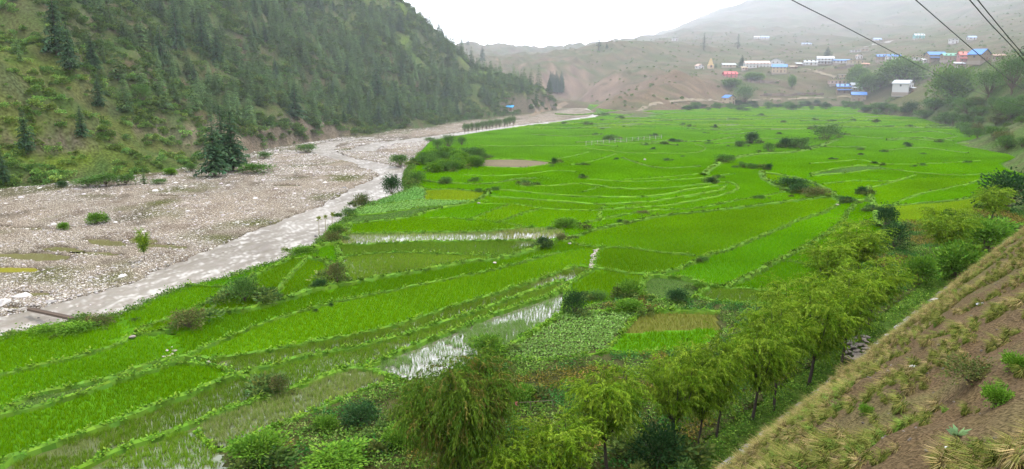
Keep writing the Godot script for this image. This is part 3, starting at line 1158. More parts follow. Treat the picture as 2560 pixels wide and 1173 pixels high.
# ---------------------------------------------------------------- the scene
func _ready() -> void:
	rng.seed = 20240
	var cam := Camera3D.new()
	cam.name = "camera"
	add_child(cam)
	cam.position = EYE
	cam.rotation.x = -PITCH
	cam.fov = rad_to_deg(2.0 * atan(586.5 / F))
	cam.near = 0.3
	cam.far = 4000.0
	cam.current = true
	var env := Environment.new()
	env.background_mode = Environment.BG_SKY
	var sky_mat := ProceduralSkyMaterial.new()
	sky_mat.sky_top_color = Color(0.93, 0.95, 1.0)
	sky_mat.sky_horizon_color = Color(0.90, 0.92, 0.94)
	sky_mat.sky_curve = 0.15
	sky_mat.ground_bottom_color = Color(0.3, 0.33, 0.25)
	sky_mat.ground_horizon_color = Color(0.7, 0.72, 0.7)
	sky_mat.sky_energy_multiplier = 1.22
	sky_mat.sun_angle_max = 1.0
	env.sky = Sky.new()
	env.sky.sky_material = sky_mat
	env.tonemap_mode = Environment.TONE_MAPPER_LINEAR
	env.tonemap_exposure = 2.9
	env.fog_enabled = true
	env.fog_density = 0.00003
	env.fog_light_color = Color(0.95, 0.97, 1.0)
	env.volumetric_fog_enabled = true
	env.volumetric_fog_density = 0.0
	env.sdfgi_enabled = true
	env.ssao_enabled = true
	env.ssil_enabled = true
	var we := WorldEnvironment.new()
	we.name = "environment"
	we.environment = env
	add_child(we)
	var sun := DirectionalLight3D.new()
	sun.name = "overcast_sun"
	sun.light_energy = 0.5
	sun.light_angular_distance = 12.0
	sun.light_color = Color(1.0, 0.96, 0.9)
	sun.shadow_enabled = true
	sun.rotation_degrees = Vector3(-62, 150, 0)
	add_child(sun)

	for s in [[n_large, 0.018, 3], [n_mid, 0.085, 3], [n_fine, 0.45, 3], [n_ridge, 0.02, 3]]:
		s[0].frequency = s[1]
		s[0].fractal_octaves = s[2]
		s[0].noise_type = FastNoiseLite.TYPE_SIMPLEX_SMOOTH
	n_ridge.fractal_type = FastNoiseLite.FRACTAL_RIDGED
	n_mid.seed = 5
	n_fine.seed = 9
	mist("valley_mist", Vector3(300, 80, -960), Vector3(1700, 260, 1520), 0.00024)
	mist("mountain_mist", Vector3(300, 80, -1290), Vector3(1690, 256, 860), 0.0005)
	lay_lines()
	for p in [[85, 640, 6.0, 2.0, 0.2], [150, 622, 4.0, 1.3, 0.3], [265, 605, 4.5, 1.5, 0.5], [230, 632, 4.0, 0.9, 0.1], [360, 600, 3.0, 1.6, 0.4], [415, 615, 3.5, 1.2, 0.3], [20, 672, 5.0, 1.3, 0.1], [80, 570, 7.0, 0.8, 0.25], [440, 488, 4.0, 0.7, 0.0], [720, 462, 3.5, 0.8, 0.0], [90, 735, 2.5, 0.8, 0.2], [40, 770, 2.0, 0.8, 0.2]]:
		var q := on(p[0], p[1], BED)
		puddles.append([Vector2(q.x, -q.z), Vector2(p[2], p[3]), p[4]])
	thin_plate()
	make_materials()

	# the ground
	setting("valley_floor", "flat green valley floor under the rice terraces", sheet(steps(-110, 330, 1.0 * 2.0), steps(38, 600, 1.6, 1.006), h_valley, c_valley, -3.0), M.ground)
	setting("riverbed", "wide pale river bed of cobbles and sand", sheet(steps(-190, 90, 0.9), steps(58, 620, 0.8, 1.008), h_bed, c_bed, -6.0), M.cobble)
	setting("river_water", "grey-brown shallow river with white rapids", sheet(steps(-130, 70, 0.4), steps(60, 640, 0.36, 1.005), h_water, c_water, -6.0), M.river)
	setting("left_hillside_terrain", "steep scrubby hillside left of the river", sheet(steps(-320, 80, 2.0), steps(90, 660, 1.8, 1.004), h_left, c_left, -4.0), M.hill)
	setting("far_mountain_terrain", "brown eroded banks, village plateau and misty mountain beyond the fields", sheet(steps(-160, 1250, 3.0, 1.008), steps(62, 1800, 2.5, 1.006), h_far, c_far, -4.0), M.hill)
	near_slope()
	var told := ["olive puddle at the foot of the dark gravel heap, left of the pair", "olive puddle between two gravel heaps", "elongated brown puddle running up between the gravel banks", "shallow brownish pool below the elongated puddle", "dark puddle behind the young tree on the cobbles", "flat brown puddle right of the young tree", "yellow-green algae puddle at the left edge of the cobbles", "long narrow puddle near the bright bush", "faint brown puddle below the deodars", "small grey puddle near the river's inner bend", "shallow puddle near the large boulder", "shallow puddle at the boulder by the left edge"]
	for i in puddles.size():
		var p: Array = puddles[i]
		var g := Geo.new()
		var c := Vector3(p[0].x, WATER - 0.03, -p[0].y)
		for k in 20:
			var e := []
			for q in 2:
				var w: Vector2 = Vector2.from_angle(TAU * (k + q) / 20.0) * p[1] * 1.3
				w = w.rotated(-p[2])
				e.append(c + Vector3(w.x, 0, -w.y))
			g.tri(c, e[0], e[1], Color(0.13, 0.12, 0.012) if i == 6 else Color(0.085, 0.078, 0.035))
		setting("puddle_water", told[i], g.mesh(), M.puddle)
	canal()
	stones()
	lay_bunds()
	lay_fields()
	far_rice()
	make_plants()
	village()
	hill_trees()
	valley_plants()
	willows()
	small_things()

func make_materials() -> void:
	var soil_tex := grain(Color(0.62, 0.6, 0.56), Color(0.85, 0.84, 0.82), Color(1, 1, 1), noise(0.02, 5))
	var fine_tex := grain(Color(0.45, 0.45, 0.42), Color(0.78, 0.78, 0.75), Color(1, 1, 1), noise(0.05, 4, FastNoiseLite.TYPE_SIMPLEX_SMOOTH, 4))
	var cob := noise(0.035, 2, FastNoiseLite.TYPE_CELLULAR, 8)
	cob.cellular_return_type = FastNoiseLite.RETURN_DISTANCE2_SUB
	var cob_tex := grain(Color(0.45, 0.42, 0.39), Color(0.92, 0.9, 0.88), Color(1, 1, 1), cob)
	M.ground = earth(soil_tex, 5.0, 0.95)
	M.soil = earth(fine_tex, 3.0, 0.95)
	M.hill = earth(fine_tex, 22.0, 0.95)
	M.cobble = earth(cob_tex, 5.0, 0.9, cob_tex, 22.0)
	M.slope = earth(fine_tex, 1.6, 0.95, fine_tex, 6.0)
	M.bank = plain(0.95)
	M.leaf = leafy(0.35)
	M.rice_leaf = leafy(0.5)
	M.needle = plain(0.85)
	M.bark = plain(0.95)
	M.stone = plain(0.85)
	M.plaster = plain(0.9)
	M.paint = plain(0.6)
	M.tin = plain(0.45)
	M.glass = plain(0.15)
	M.river = plain(0.42)
	M.river.metallic_specular = 0.2
	M.puddle = plain(0.06)
	M.puddle.metallic_specular = 0.5
	M.paddy_water = StandardMaterial3D.new()
	M.paddy_water.albedo_color = Color(0.09, 0.085, 0.06).linear_to_srgb()
	M.paddy_water.roughness = 0.12
	M.paddy_water.metallic_specular = 0.65
	M.wet_mud = M.paddy_water.duplicate()
	M.wet_mud.metallic_specular = 0.4
	M.wet_mud.albedo_color = Color(0.05, 0.06, 0.02).linear_to_srgb()
	M.low_scrub = []
	for i in 3:
		M.low_scrub.append(broadleaf_parts(2.0, 2.6, 22, 10, 0.42, [Color(0.055, 0.095, 0.022), Color(0.075, 0.11, 0.025), Color(0.04, 0.078, 0.02)], 0.0, 0.3)[1])
	M.herb_mesh = herbs(0.55, 30, 0.45, 0.22, bund_green)
	make_crops()

func near_slope() -> void:
	# a finer sheet laid out along the strike of the slope
	var ss := steps(-6.0, 110.0, 0.13, 1.006)
	var ts := steps(-14.0, 24.0, 0.17)
	var v := PackedVector3Array()
	var n := PackedVector3Array()
	var c := PackedColorArray()
	var idx := PackedInt32Array()
	for t in ts:
		for s in ss:
			var x := -0.751 * t + 0.66 * s
			var d := 0.66 * t + 0.751 * s
			v.append(Vector3(x, h_near(x, d), -d))
	var w := ss.size()
	for i in ts.size():
		for j in w:
			var k := i * w + j
			var e := v[k + (1 if j < w - 1 else 0)] - v[k - (1 if j > 0 else 0)]
			var g := v[k + (w if i < ts.size() - 1 else 0)] - v[k - (w if i > 0 else 0)]
			var m := e.cross(g).normalized()
			if m.y < 0.0: m = -m
			n.append(m)
			c.append(c_near(v[k].x, -v[k].z, v[k].y, m))
			if i < ts.size() - 1 and j < w - 1 and v[k].y > -2.0:
				for q in [k + w, k + w + 1, k + 1, k + w, k + 1, k]:
					idx.append(q)
	var arr := []
	arr.resize(Mesh.ARRAY_MAX)
	arr[Mesh.ARRAY_VERTEX] = v
	arr[Mesh.ARRAY_NORMAL] = n
	arr[Mesh.ARRAY_COLOR] = c
	arr[Mesh.ARRAY_INDEX] = idx
	var m := ArrayMesh.new()
	m.add_surface_from_arrays(Mesh.PRIMITIVE_TRIANGLES, arr)
	setting("near_slope_ground", "steep bare earth slope with dry grass at the bottom right", m, M.slope)
	var dry := [Color(0.155, 0.125, 0.048), Color(0.21, 0.165, 0.075), Color(0.11, 0.105, 0.03)]
	var olive := [Color(0.085, 0.10, 0.02), Color(0.13, 0.13, 0.035), Color(0.06, 0.085, 0.015)]
	var fresh := [Color(0.075, 0.13, 0.02), Color(0.10, 0.15, 0.03)]
	var kinds_of := [tussock(90, 0.40, 0.014, dry, 0.6), tussock(110, 0.36, 0.014, olive, 0.65), tussock(90, 0.32, 0.014, olive, 0.55), tussock(80, 0.3, 0.016, fresh, 0.5), tussock(80, 0.52, 0.012, dry, 0.5)]
	var lists := [[], [], [], [], []]
	var tones := [[], [], [], [], []]
	for i in 46000:
		var s := 3.0 + 75.0 * pow(rng.randf(), 1.9)
		var t := rng.randf_range(-5.0, 12.0)
		var x := -0.751 * t + 0.66 * s
		var d := 0.66 * t + 0.751 * s
		var want := n_mid.get_noise_2d(s * 3.0, t * 4.0) + n_large.get_noise_2d(s * 5.0, t * 6.0) * 0.8 + smoothstep(5.5, 8.0, t) * 0.55
		if want < rng.randf_range(-0.3, 0.36): continue
		var kind: int = 3 if rng.randf() < 0.16 + n_large.get_noise_2d(s * 4.0, t * 5.0) * 0.5 else [0, 1, 1, 2, 2][rng.randi() % 5]
		if t > 6.5 and rng.randf() < 0.5: kind = 4 if rng.randf() < 0.5 else 0
		var sc := rng.randf_range(0.4, 0.95) * (1.4 if rng.randf() < 0.15 else 1.0)
		var p := Vector3(x, h_near(x, d) - 0.02, -d)
		var b := Basis(Vector3(0.66, 0, -0.751), 0.5) * Basis(Vector3.UP, rng.randf() * TAU)
		lists[kind].append(Transform3D(b * Basis.from_scale(Vector3(sc, sc * rng.randf_range(0.7, 1.1), sc)), p))
		var k := rng.randf_range(0.75, 1.2)
		tones[kind].append(Color(k, k, k))
	for e in 5:
		scatter("dry_grass" if e in [0, 4] else "green_grass", kinds_of[e], M.leaf, lists[e], tones[e], null, "dry straw-coloured grass tussocks over the bare slope" if e in [0, 4] else "olive and green grass tussocks over the bare slope")
	var peb := []
	var pt := []
	var rk := rock(0.6)
	for i in 1500:
		var s := rng.randf_range(4, 45)
		var t := rng.randf_range(-5.0, 9.5)
		var x := -0.751 * t + 0.66 * s
		var d := 0.66 * t + 0.751 * s
		var z := rng.randf_range(0.015, 0.06)
		peb.append(spun(Vector3(x, h_near(x, d), -d), Vector3.ONE * z, 0.5))
		var k := rng.randf_range(0.05, 0.13) if rng.randf() < 0.985 else 0.35
		pt.append(Color(k, k * 0.85, k * 0.7))
	scatter("slope_pebbles", rk, M.stone, peb, pt, null, "small stones and clods on the bare slope")

func canal() -> void:
	var g := Geo.new()
	var last := []
	for i in 120:
		var s := 20.0 + i
		var row := []
		for t in [18.0, 20.4]:
			row.append(Vector3(-0.751 * t + 0.66 * s, -0.42, -(0.66 * t + 0.751 * s)))
		if last:
			g.quad(last[0], row[0], row[1], last[1], Color(0.16, 0.15, 0.13))
		last = row
	setting("canal_water", "narrow irrigation canal at the foot of the slope", g.mesh(), M.puddle)

func stones() -> void:
	var kinds_of := [rock(0.6), rock(0.75), rock(0.5), rock(0.68)]
	var lists := [[], [], [], []]
	var tones := [[], [], [], []]
	var big := []
	for i in 100000:
		var d := 62.0 + 250.0 * pow(rng.randf(), 1.6)
		if i % 12 == 0: d = rng.randf_range(260, 420)
		var x0 := look(t_toe, d) - 6.0
		var x1 := look(t_bank, d)
		var x := rng.randf_range(maxf(x0, -0.72 * d - 4.0), x1)
		var c := channel(x, d)
		if c > 0.4 and rng.randf() < 0.975: continue
		var cl := n_mid.get_noise_2d(x * 1.3, d * 0.9) + n_large.get_noise_2d(x * 2.0, d * 2.0) * 0.7
		if rng.randf() > 0.6 + cl * 1.2: continue
		var z := 0.11 + 0.2 * pow(rng.randf(), 3.0) + (0.5 * pow(rng.randf(), 3.0) if rng.randf() < 0.05 else 0.0)
		z *= lerpf(1.0, 1.9, smoothstep(90.0, 260.0, d))
		var p := Vector3(x, h_bed(x, d) - z * 0.1, -d)
		if p.y < WATER - 0.35: p.y = WATER - z * 0.1
		var k := rng.randf_range(0.17, 0.33) if rng.randf() < 0.9 else rng.randf_range(0.3, 0.38)
		if rng.randf() < 0.18: k *= 0.55
		var t := Color(k, k * rng.randf_range(0.88, 0.97), k * rng.randf_range(0.76, 0.9))
		var e := rng.randi() % 4
		if z > 0.62 and d < 190.0 and big.size() < 60:
			big.append([p, z * rng.randf_range(1.0, 1.6), t, e])
			continue
		lists[e].append(spun(p, Vector3(z, z * rng.randf_range(0.7, 1.1), z * rng.randf_range(0.7, 1.2)), 0.4))
		tones[e].append(t)
	for e in 4:
		scatter("riverbed_pebbles", kinds_of[e], M.stone, lists[e], tones[e], null, "pale cobbles and pebbles strewn over the river bed")
	for b in big:
		var o := part("boulder", kinds_of[b[3]], M.stone)
		var m := StandardMaterial3D.new()
		m.albedo_color = b[2].linear_to_srgb()
		m.roughness = 0.85
		o.material_override = m
		o.transform = spun(b[0], Vector3(b[1], b[1] * 0.85, b[1]), 0.3)
		tag(o, "pale rounded boulder lying among the river cobbles", "boulder", "boulders in the river bed")
	for b in [[55, 745, 34, 26, 0.32, "whitish round boulder at the left edge of the cobbles, above the beam"], [128, 757, 24, 14, 0.15, "grey boulder beside the end of the wooden beam"], [307, 693, 18, 14, 0.36, "white boulder between the small river tree and the water"], [790, 590, 10, 7, 0.09, "dark rock standing out of the river rapids"], [990, 437, 8, 5, 0.1, "small dark rock in the river near the round bushes"], [8, 762, 30, 34, 0.3, "large pale boulder cut by the left edge of the picture"]]:
		var p := on(b[0], b[1], WATER + 0.1)
		var k: float = p.distance_to(EYE) / F
		var o := part("boulder", kinds_of[rng.randi() % 4], M.stone)
		var m := StandardMaterial3D.new()
		m.albedo_color = Color(b[4], b[4] * 0.93, b[4] * 0.86).linear_to_srgb()
		o.material_override = m
		o.transform = Transform3D(Basis(Vector3.UP, rng.randf() * 6.0) * Basis.from_scale(Vector3(b[2] * k, b[3] * k * 1.3, b[2] * k * 0.9)), p)
		tag(o, b[5], "boulder", "boulders in the river bed")

func mist(called: String, at: Vector3, size: Vector3, density: float) -> void:
	var f := FogVolume.new()
	f.name = called
	f.shape = RenderingServer.FOG_VOLUME_SHAPE_BOX
	f.size = size
	f.position = at
	var m := FogMaterial.new()
	m.density = density
	m.albedo = Color(0.95, 0.97, 1.0)
	f.material = m
	add_child(f)
	tag(f, "pale rain mist lying over the far end of the valley", "", "", "stuff")

func far_rice() -> void:
	var lists := [[], []]
	var tones := [[], []]
	var d := 321.0
	while d < 560.0:
		var x := look(t_bank, d) + 1.0
		while x < 0.72 * d:
			if h_far(x, d) < -0.4:
				var a := n_mid.get_noise_2d(x * 0.25, d * 1.1)
				var b := n_large.get_noise_2d(x * 1.2, d * 2.5)
				if b < 0.34:
					var k := 1.0 + 0.35 * a + 0.2 * b
					var e := rng.randi() % 2
					lists[e].append(spun(Vector3(x + rng.randf(), -0.08, -d - rng.randf()), Vector3(3.0, rng.randf_range(0.9, 1.3), 3.0)))
					tones[e].append(Color(k * (1.1 + 0.5 * b), k, k * (1.0 + maxf(0.0, b) * 3.0)))
			x += 2.1
		d += 2.1
	for e in 2:
		scatter("far_rice_plants", M.thick[2 + e], M.rice_leaf, lists[e], tones[e], null, "green rice covering the farthest fields below the village slope")

func lay_bunds() -> void:
	cells.resize(GNX * GND)
	for i in GND:
		var d := GD0 + (i + 0.5) * CELL
		for j in GNX:
			var x := GX0 + (j + 0.5) * CELL
			var px := 1280.0 + F * x / (d * cos(PITCH) + 24.0 * sin(PITCH))
			var py := 586.5 - F * (-24.0 * cos(PITCH) + d * sin(PITCH)) / (d * cos(PITCH) + 24.0 * sin(PITCH))
			if px < -45.0 or px > 2600.0 or py > 1186.0 or x < look(t_bank, d) + 0.8 or d < 120.0 and near_t(x, d) < 22.5 or d > 110.0 and h_far(x, d) > -0.9:
				cells[i * GNX + j] = -2
	# lower left
	bund("leafy bund along the top of the two lowest left fields", [-60, 965, 0, 946, 100, 921, 201, 896, 291, 869, 330, 846, 415, 836], 0.9, 0.4)
	bund("upper edge of the overgrown double bund at the lower left", [-60, 1055, 0, 1038, 67, 1001, 151, 981, 268, 954, 352, 924, 419, 906, 462, 898, 523, 904], 0.9, 0.45)
	bund("lower edge of the overgrown double bund at the lower left", [-60, 1068, 0, 1048, 110, 1021, 214, 988, 302, 958, 369, 937, 436, 914], 0.8, 0.45)
	bund("short bund bending from the footpath to the long bund's corner", [436, 914, 523, 917, 570, 932, 590, 944], 0.7, 0.35)
	bund("long straight leafy bund running from the lower left corner up to the garden", [-60, 1195, 0, 1168, 134, 1118, 268, 1071, 385, 1025, 523, 974, 590, 944, 620, 937, 700, 917, 768, 898, 936, 865, 1104, 814, 1200, 781, 1300, 745, 1409, 706], 1.0, 0.5, 1.3)
	bund("short bund ending at the brown-tipped bush", [590, 944, 663, 964, 715, 985], 0.8, 0.4)
	bund("lush bund along the upper edge of the pale field", [170, 1200, 228, 1168, 301, 1135, 402, 1101, 496, 1064, 576, 1031, 700, 988, 705, 991, 810, 949, 873, 928, 911, 928, 970, 949, 1010, 962], 1.0, 0.5, 1.4)
	bund("bund between the pale field and the garden shrubs", [490, 1085, 510, 1105, 545, 1135, 600, 1110, 720, 1060, 860, 1000, 985, 955], 0.7, 0.3)
	bund("bund along the upper edge of the silvery flooded strips", [911, 928, 1020, 877, 1146, 827, 1230, 793, 1336, 758, 1391, 738, 1418, 717, 1482, 679], 0.9, 0.45, 1.2)
	bund("thin bund below the long dark rice field", [523, 904, 600, 896, 726, 873, 852, 848, 978, 823, 1104, 781, 1200, 751, 1314, 715, 1441, 670], 0.8, 0.4)
	bund("thin pale bund through the middle of the long dark rice field", [469, 891, 570, 850, 655, 814, 827, 762, 978, 732, 1104, 705, 1230, 680, 1400, 634], 0.7, 0.35, 0.8)
	bund("hedge-like bank with bushes from the footpath to the field corner", [405, 838, 440, 822, 500, 790, 600, 784, 705, 757, 789, 730, 873, 714, 930, 703, 1045, 684, 1160, 661, 1237, 653, 1344, 626, 1400, 600], 1.4, 0.6, 1.6)
	bund("short bund closing the left river fields", [330, 846, 380, 838, 405, 838], 0.8, 0.4)
	bund("bund dividing the two lowest river fields", [340, 831, 466, 783, 573, 734, 625, 712], 0.7, 0.35)
	bund("bund beside the river willow-shrub", [466, 716, 573, 722, 625, 730], 0.6, 0.3)
	bund("slanting bund through the river-side fields", [540, 742, 630, 695, 727, 652, 765, 650], 0.7, 0.35)
	bund("short slanting bund near the round bush by the river", [690, 740, 705, 716, 763, 652], 0.8, 0.4)
	bund("bushy bank above the round bush by the river", [765, 650, 820, 660, 835, 700, 830, 720], 1.3, 0.6, 1.5)
	# middle left
	bund("overgrown river bank edge beside the bright silver field", [781, 625, 835, 610, 865, 588, 873, 565], 1.6, 0.6, 1.8)
	bund("rough track bank from the river up to the yellow-green field", [873, 565, 949, 557, 1026, 548, 1076, 530, 1153, 515, 1195, 503, 1225, 480], 1.4, 0.5, 1.2)
	bund("dark bank above the fan of bean fields", [912, 520, 960, 514, 1030, 505, 1060, 503, 1149, 506, 1195, 503], 0.8, 0.4)
	bund("low bank between the bean fields and the grassy plot", [890, 540, 949, 538, 1045, 523, 1149, 516, 1190, 505], 0.7, 0.35)
	bund("hedge above the yellow-green field", [1045, 470, 1075, 478, 1133, 477, 1190, 482, 1225, 486], 1.2, 0.5, 1.5)
	bund("hedge bank from the round river bush to the terraces", [1060, 455, 1133, 461, 1225, 462, 1290, 452, 1340, 448], 1.2, 0.5, 1.4)
	bund("bund across the top of the wedge-shaped fields", [1076, 548, 1122, 549, 1199, 555, 1249, 559, 1306, 571, 1360, 574], 0.7, 0.35)
	bund("slanting bund between two wedge-shaped fields", [1180, 551, 1230, 530, 1275, 515], 0.7, 0.35)
	bund("second slanting bund between wedge-shaped fields", [1249, 559, 1314, 534, 1352, 525], 0.7, 0.35)
	bund("bund on top of the bright silver flooded strip", [865, 588, 969, 588, 1084, 586, 1199, 584, 1275, 578, 1318, 571], 0.9, 0.45, 1.2)
	bund("bund under the bright silver flooded strip", [842, 617, 930, 615, 1084, 609, 1199, 608, 1344, 605], 0.9, 0.45, 1.2)
	bund("thin bund between the two olive half-flooded fields", [855, 647, 969, 636, 1141, 640, 1256, 645], 0.7, 0.35)
	bund("bank on the left of the olive half-flooded fields", [842, 617, 850, 650, 860, 690, 875, 714], 1.2, 0.5, 1.3)
	# centre
	bund("bund with dark weeds from the silver strip's end to the wide right fields", [1400, 600, 1430, 597, 1511, 573, 1590, 557, 1668, 542, 1743, 535, 1812, 527, 1850, 523, 1957, 509, 2011, 502, 2079, 495], 1.1, 0.5, 1.3)
	bund("bund from the junction to the tall bush below the wide right fields", [1380, 604, 1423, 610, 1481, 622, 1573, 624, 1641, 633, 1737, 643], 0.8, 0.4)
	bund("long bund climbing right from the small bush to the hedge", [1692, 679, 1743, 655, 1760, 645, 1812, 631, 1880, 604, 1950, 576, 1993, 556, 2065, 532, 2093, 513, 2100, 500], 0.9, 0.45)
	bund("curved bund below the square rice field beside the stone path", [1481, 672, 1518, 679, 1573, 689, 1632, 690, 1692, 679], 0.9, 0.45, 1.2)
	bund("bund beside the stone path", [1496, 622, 1492, 640, 1484, 655, 1481, 672], 0.9, 0.3, 0.8)
	bund("broad leafy bund running up to the right between dark fields", [1777, 717, 1813, 722, 1900, 681, 1922, 667, 1975, 642, 2047, 602, 2101, 563, 2120, 535, 2140, 512], 1.2, 0.5, 1.5)
	bund("thin bund right of the broad leafy one", [1972, 656, 2025, 665, 2070, 672], 0.6, 0.3)
	bund("bund above the round weedy plot", [1595, 735, 1610, 705, 1632, 694, 1691, 697, 1745, 708, 1768, 722, 1736, 749], 1.0, 0.45, 1.2)
	bund("bund running right from the round weedy plot to the willows", [1768, 722, 1813, 724, 1900, 731, 1965, 742], 0.8, 0.4)
	bund("lower edge of the round weedy plot", [1595, 735, 1640, 755, 1690, 758, 1736, 749, 1800, 760, 1900, 765, 1980, 770], 0.9, 0.4, 1.3)
	bund("bund on the right of the silvery field, beside the big bright bush", [1418, 717, 1410, 780, 1380, 805, 1260, 880, 1190, 905], 1.0, 0.45, 1.3)
	bund("weedy edge along the top of the bean field", [1410, 790, 1480, 785, 1560, 786, 1600, 784, 1700, 782, 1800, 785], 1.0, 0.4, 1.2)
	bund("edge between the bean field and the tan field", [1600, 784, 1560, 830, 1515, 885], 0.5, 0.2)
	bund("lower edge of the tan field", [1515, 885, 1600, 890, 1700, 880, 1760, 870], 0.7, 0.3)
	bund("lower edge of the bean field", [1230, 900, 1320, 905, 1420, 900, 1515, 885], 0.6, 0.25)
	# curved terraces
	bund("uppermost curved terrace bund in the middle", [1300, 469, 1385, 467, 1447, 462, 1501, 469, 1573, 476, 1658, 474, 1726, 467, 1777, 462], 1.0, 0.5, 0.8)
	bund("second curved terrace bund in the middle", [1250, 478, 1300, 482, 1368, 489, 1470, 496, 1590, 496, 1641, 493, 1726, 477, 1794, 467], 1.0, 0.5, 0.8)
	bund("third curved terrace bund, hooked at its right end", [1225, 494, 1300, 500, 1368, 505, 1464, 513, 1539, 514, 1624, 508, 1692, 498, 1771, 484, 1805, 476, 1812, 467], 1.0, 0.5, 0.8)
	bund("outermost terrace bund, looped at its right end", [1511, 528, 1590, 523, 1668, 517, 1743, 505, 1812, 489, 1842, 476, 1839, 464, 1815, 459, 1790, 460], 1.0, 0.5, 0.9)
	bund("left part of the outermost terrace bund", [1199, 513, 1275, 514, 1368, 525, 1477, 530, 1511, 528], 0.8, 0.4, 0.8)
	bund("short cross bund under the terraces", [1464, 561, 1497, 556, 1499, 535, 1508, 520], 0.9, 0.4)
	bund("weedy bund below the looped terrace", [1464, 561, 1540, 545, 1591, 535, 1641, 530, 1743, 525, 1812, 510, 1880, 499, 1950, 486, 1975, 482], 0.9, 0.45)
	bund("short bund crossing the upper terraces", [1458, 482, 1480, 475, 1501, 469], 0.7, 0.35, 0.6)
	# upper middle
	bund("thin upper bund left of the dark weeds", [1470, 450, 1573, 457, 1675, 453, 1760, 447, 1822, 438], 0.9, 0.4, 0.7)
	bund("faint bund above the thin upper one", [1560, 452, 1641, 447, 1750, 437], 0.8, 0.35, 0.6)
	bund("stony bank in the middle of the upper fields", [1556, 397, 1607, 414, 1658, 423, 1750, 419], 1.3, 0.5, 1.0)
	bund("bund looping round an upper field", [1464, 372, 1530, 380, 1590, 385, 1726, 385, 1757, 378, 1762, 370, 1737, 363], 0.9, 0.4, 0.7)
	bund("faint slanting bund in the upper fields", [1395, 399, 1440, 390, 1470, 382], 0.8, 0.35, 0.6)
	bund("pale bund curving across the upper fields", [1426, 414, 1480, 405, 1539, 387], 0.8, 0.35, 0.6)
	bund("bund below the grey ploughed strip", [1195, 418, 1300, 422, 1380, 412], 0.9, 0.4, 0.7)
	bund("bund above the grey ploughed strip", [1215, 400, 1300, 400, 1370, 406, 1380, 412], 0.9, 0.4, 0.5)
	bund("bund below the first field beyond the orchard", [1160, 440, 1230, 442, 1300, 440, 1380, 430, 1440, 432], 1.0, 0.4, 0.7)
	bund("top bund of the fields beyond the orchard", [1200, 365, 1260, 368, 1340, 366, 1464, 366], 1.0, 0.4, 0.6)
	# right
	bund("bushy hedge bank across the upper right fields", [1760, 440, 1785, 418, 1850, 395, 1920, 386, 1972, 384, 2030, 374, 2090, 352], 2.5, 0.8, 1.2)
	bund("thin bund under the hedge bank", [2025, 411, 2100, 406, 2151, 402, 2208, 412, 2315, 412, 2451, 405], 0.9, 0.4, 0.7)
	bund("bund round the pale oval plot", [2025, 437, 2083, 425, 2147, 416, 2200, 418], 0.9, 0.4, 0.8)
	bund("weedy bund right of the pale oval plot", [2029, 443, 2101, 437, 2190, 427, 2237, 427, 2308, 436, 2405, 441, 2512, 434], 1.0, 0.45, 1.0)
	bund("bund curving down from the weeds", [2058, 463, 2136, 455, 2219, 457, 2255, 450, 2290, 440], 0.9, 0.4, 0.8)
	bund("thick dry hedge bank winding down the right fields", [1905, 432, 1914, 452, 1957, 473, 2004, 488, 2040, 494, 2079, 495, 2100, 503, 2160, 508], 2.2, 0.8, 1.4)
	bund("upper edge of the winding hedge bank", [1912, 436, 1960, 442, 2022, 457, 2055, 472, 2079, 484, 2100, 503], 1.4, 0.6, 1.3)
	bund("weedy bank dropping to the dark shrubs", [2170, 470, 2179, 502, 2187, 520, 2190, 545, 2200, 570], 1.6, 0.6, 1.5)
	bund("bund above the yellow field", [2187, 520, 2219, 518, 2280, 514, 2369, 507, 2455, 493, 2490, 488], 1.1, 0.5, 1.0)
	bund("inner bund of the wide field at right", [2233, 515, 2298, 488, 2387, 470, 2423, 461, 2455, 450], 0.9, 0.4, 0.8)
	bund("bund on top of the wide field at right", [2170, 474, 2219, 462, 2255, 452], 0.9, 0.4, 0.8)
	bund("lower edge of the yellow field", [2200, 560, 2300, 558, 2400, 545], 0.7, 0.3, 0.6)
	for e in [[1000, 958, 1080, 945, 1190, 905], [415, 836, 440, 870, 455, 895, 469, 891], [1400, 634, 1480, 622], [1441, 670, 1482, 679], [330, 846, 305, 810, 285, 770], [1318, 571, 1400, 575, 1420, 602], [1340, 574, 1464, 561], [1760, 870, 1800, 830, 1790, 783], [1965, 742, 1985, 772], [1965, 742, 2030, 740, 2080, 680, 2200, 600, 2200, 560], [2395, 546, 2492, 488], [2255, 452, 2320, 445, 2400, 447, 2457, 450], [2455, 450, 2492, 488], [2025, 437, 2029, 443], [2200, 418, 2237, 427], [1195, 418, 1215, 400], [2160, 508, 2170, 472], [1060, 474, 1060, 505], [1600, 735, 1560, 750, 1500, 760, 1418, 780], [1190, 905, 1260, 880], [560, 1175, 545, 1135], [985, 955, 1010, 962], [2187, 520, 2200, 562], [1410, 790, 1230, 900], [1736, 749, 1800, 758], [1550, 840, 1650, 833, 1800, 826], [2485, 490, 2560, 486, 2700, 470]]:
		edge(e)
	# far thin lines
	for k in [[1850, 348, 1920, 349, 1993, 348], [2115, 340, 2160, 345, 2208, 348], [2065, 311, 2110, 307, 2172, 302], [2244, 332, 2276, 332], [2398, 361, 2450, 363, 2512, 362], [1720, 322, 1800, 328, 1860, 327], [1560, 318, 1620, 312, 1700, 314], [1330, 338, 1420, 343, 1500, 340], [1500, 353, 1600, 360, 1680, 352], [1620, 296, 1700, 300, 1790, 297], [1880, 300, 1960, 296, 2040, 300], [1400, 322, 1480, 318, 1560, 306], [2200, 380, 2300, 372, 2420, 385], [1790, 362, 1850, 358, 1900, 360]]:
		bund("thin far bund across the distant rice fields", k, 1.3, 0.5, 0.5, "thin bunds among the far fields")
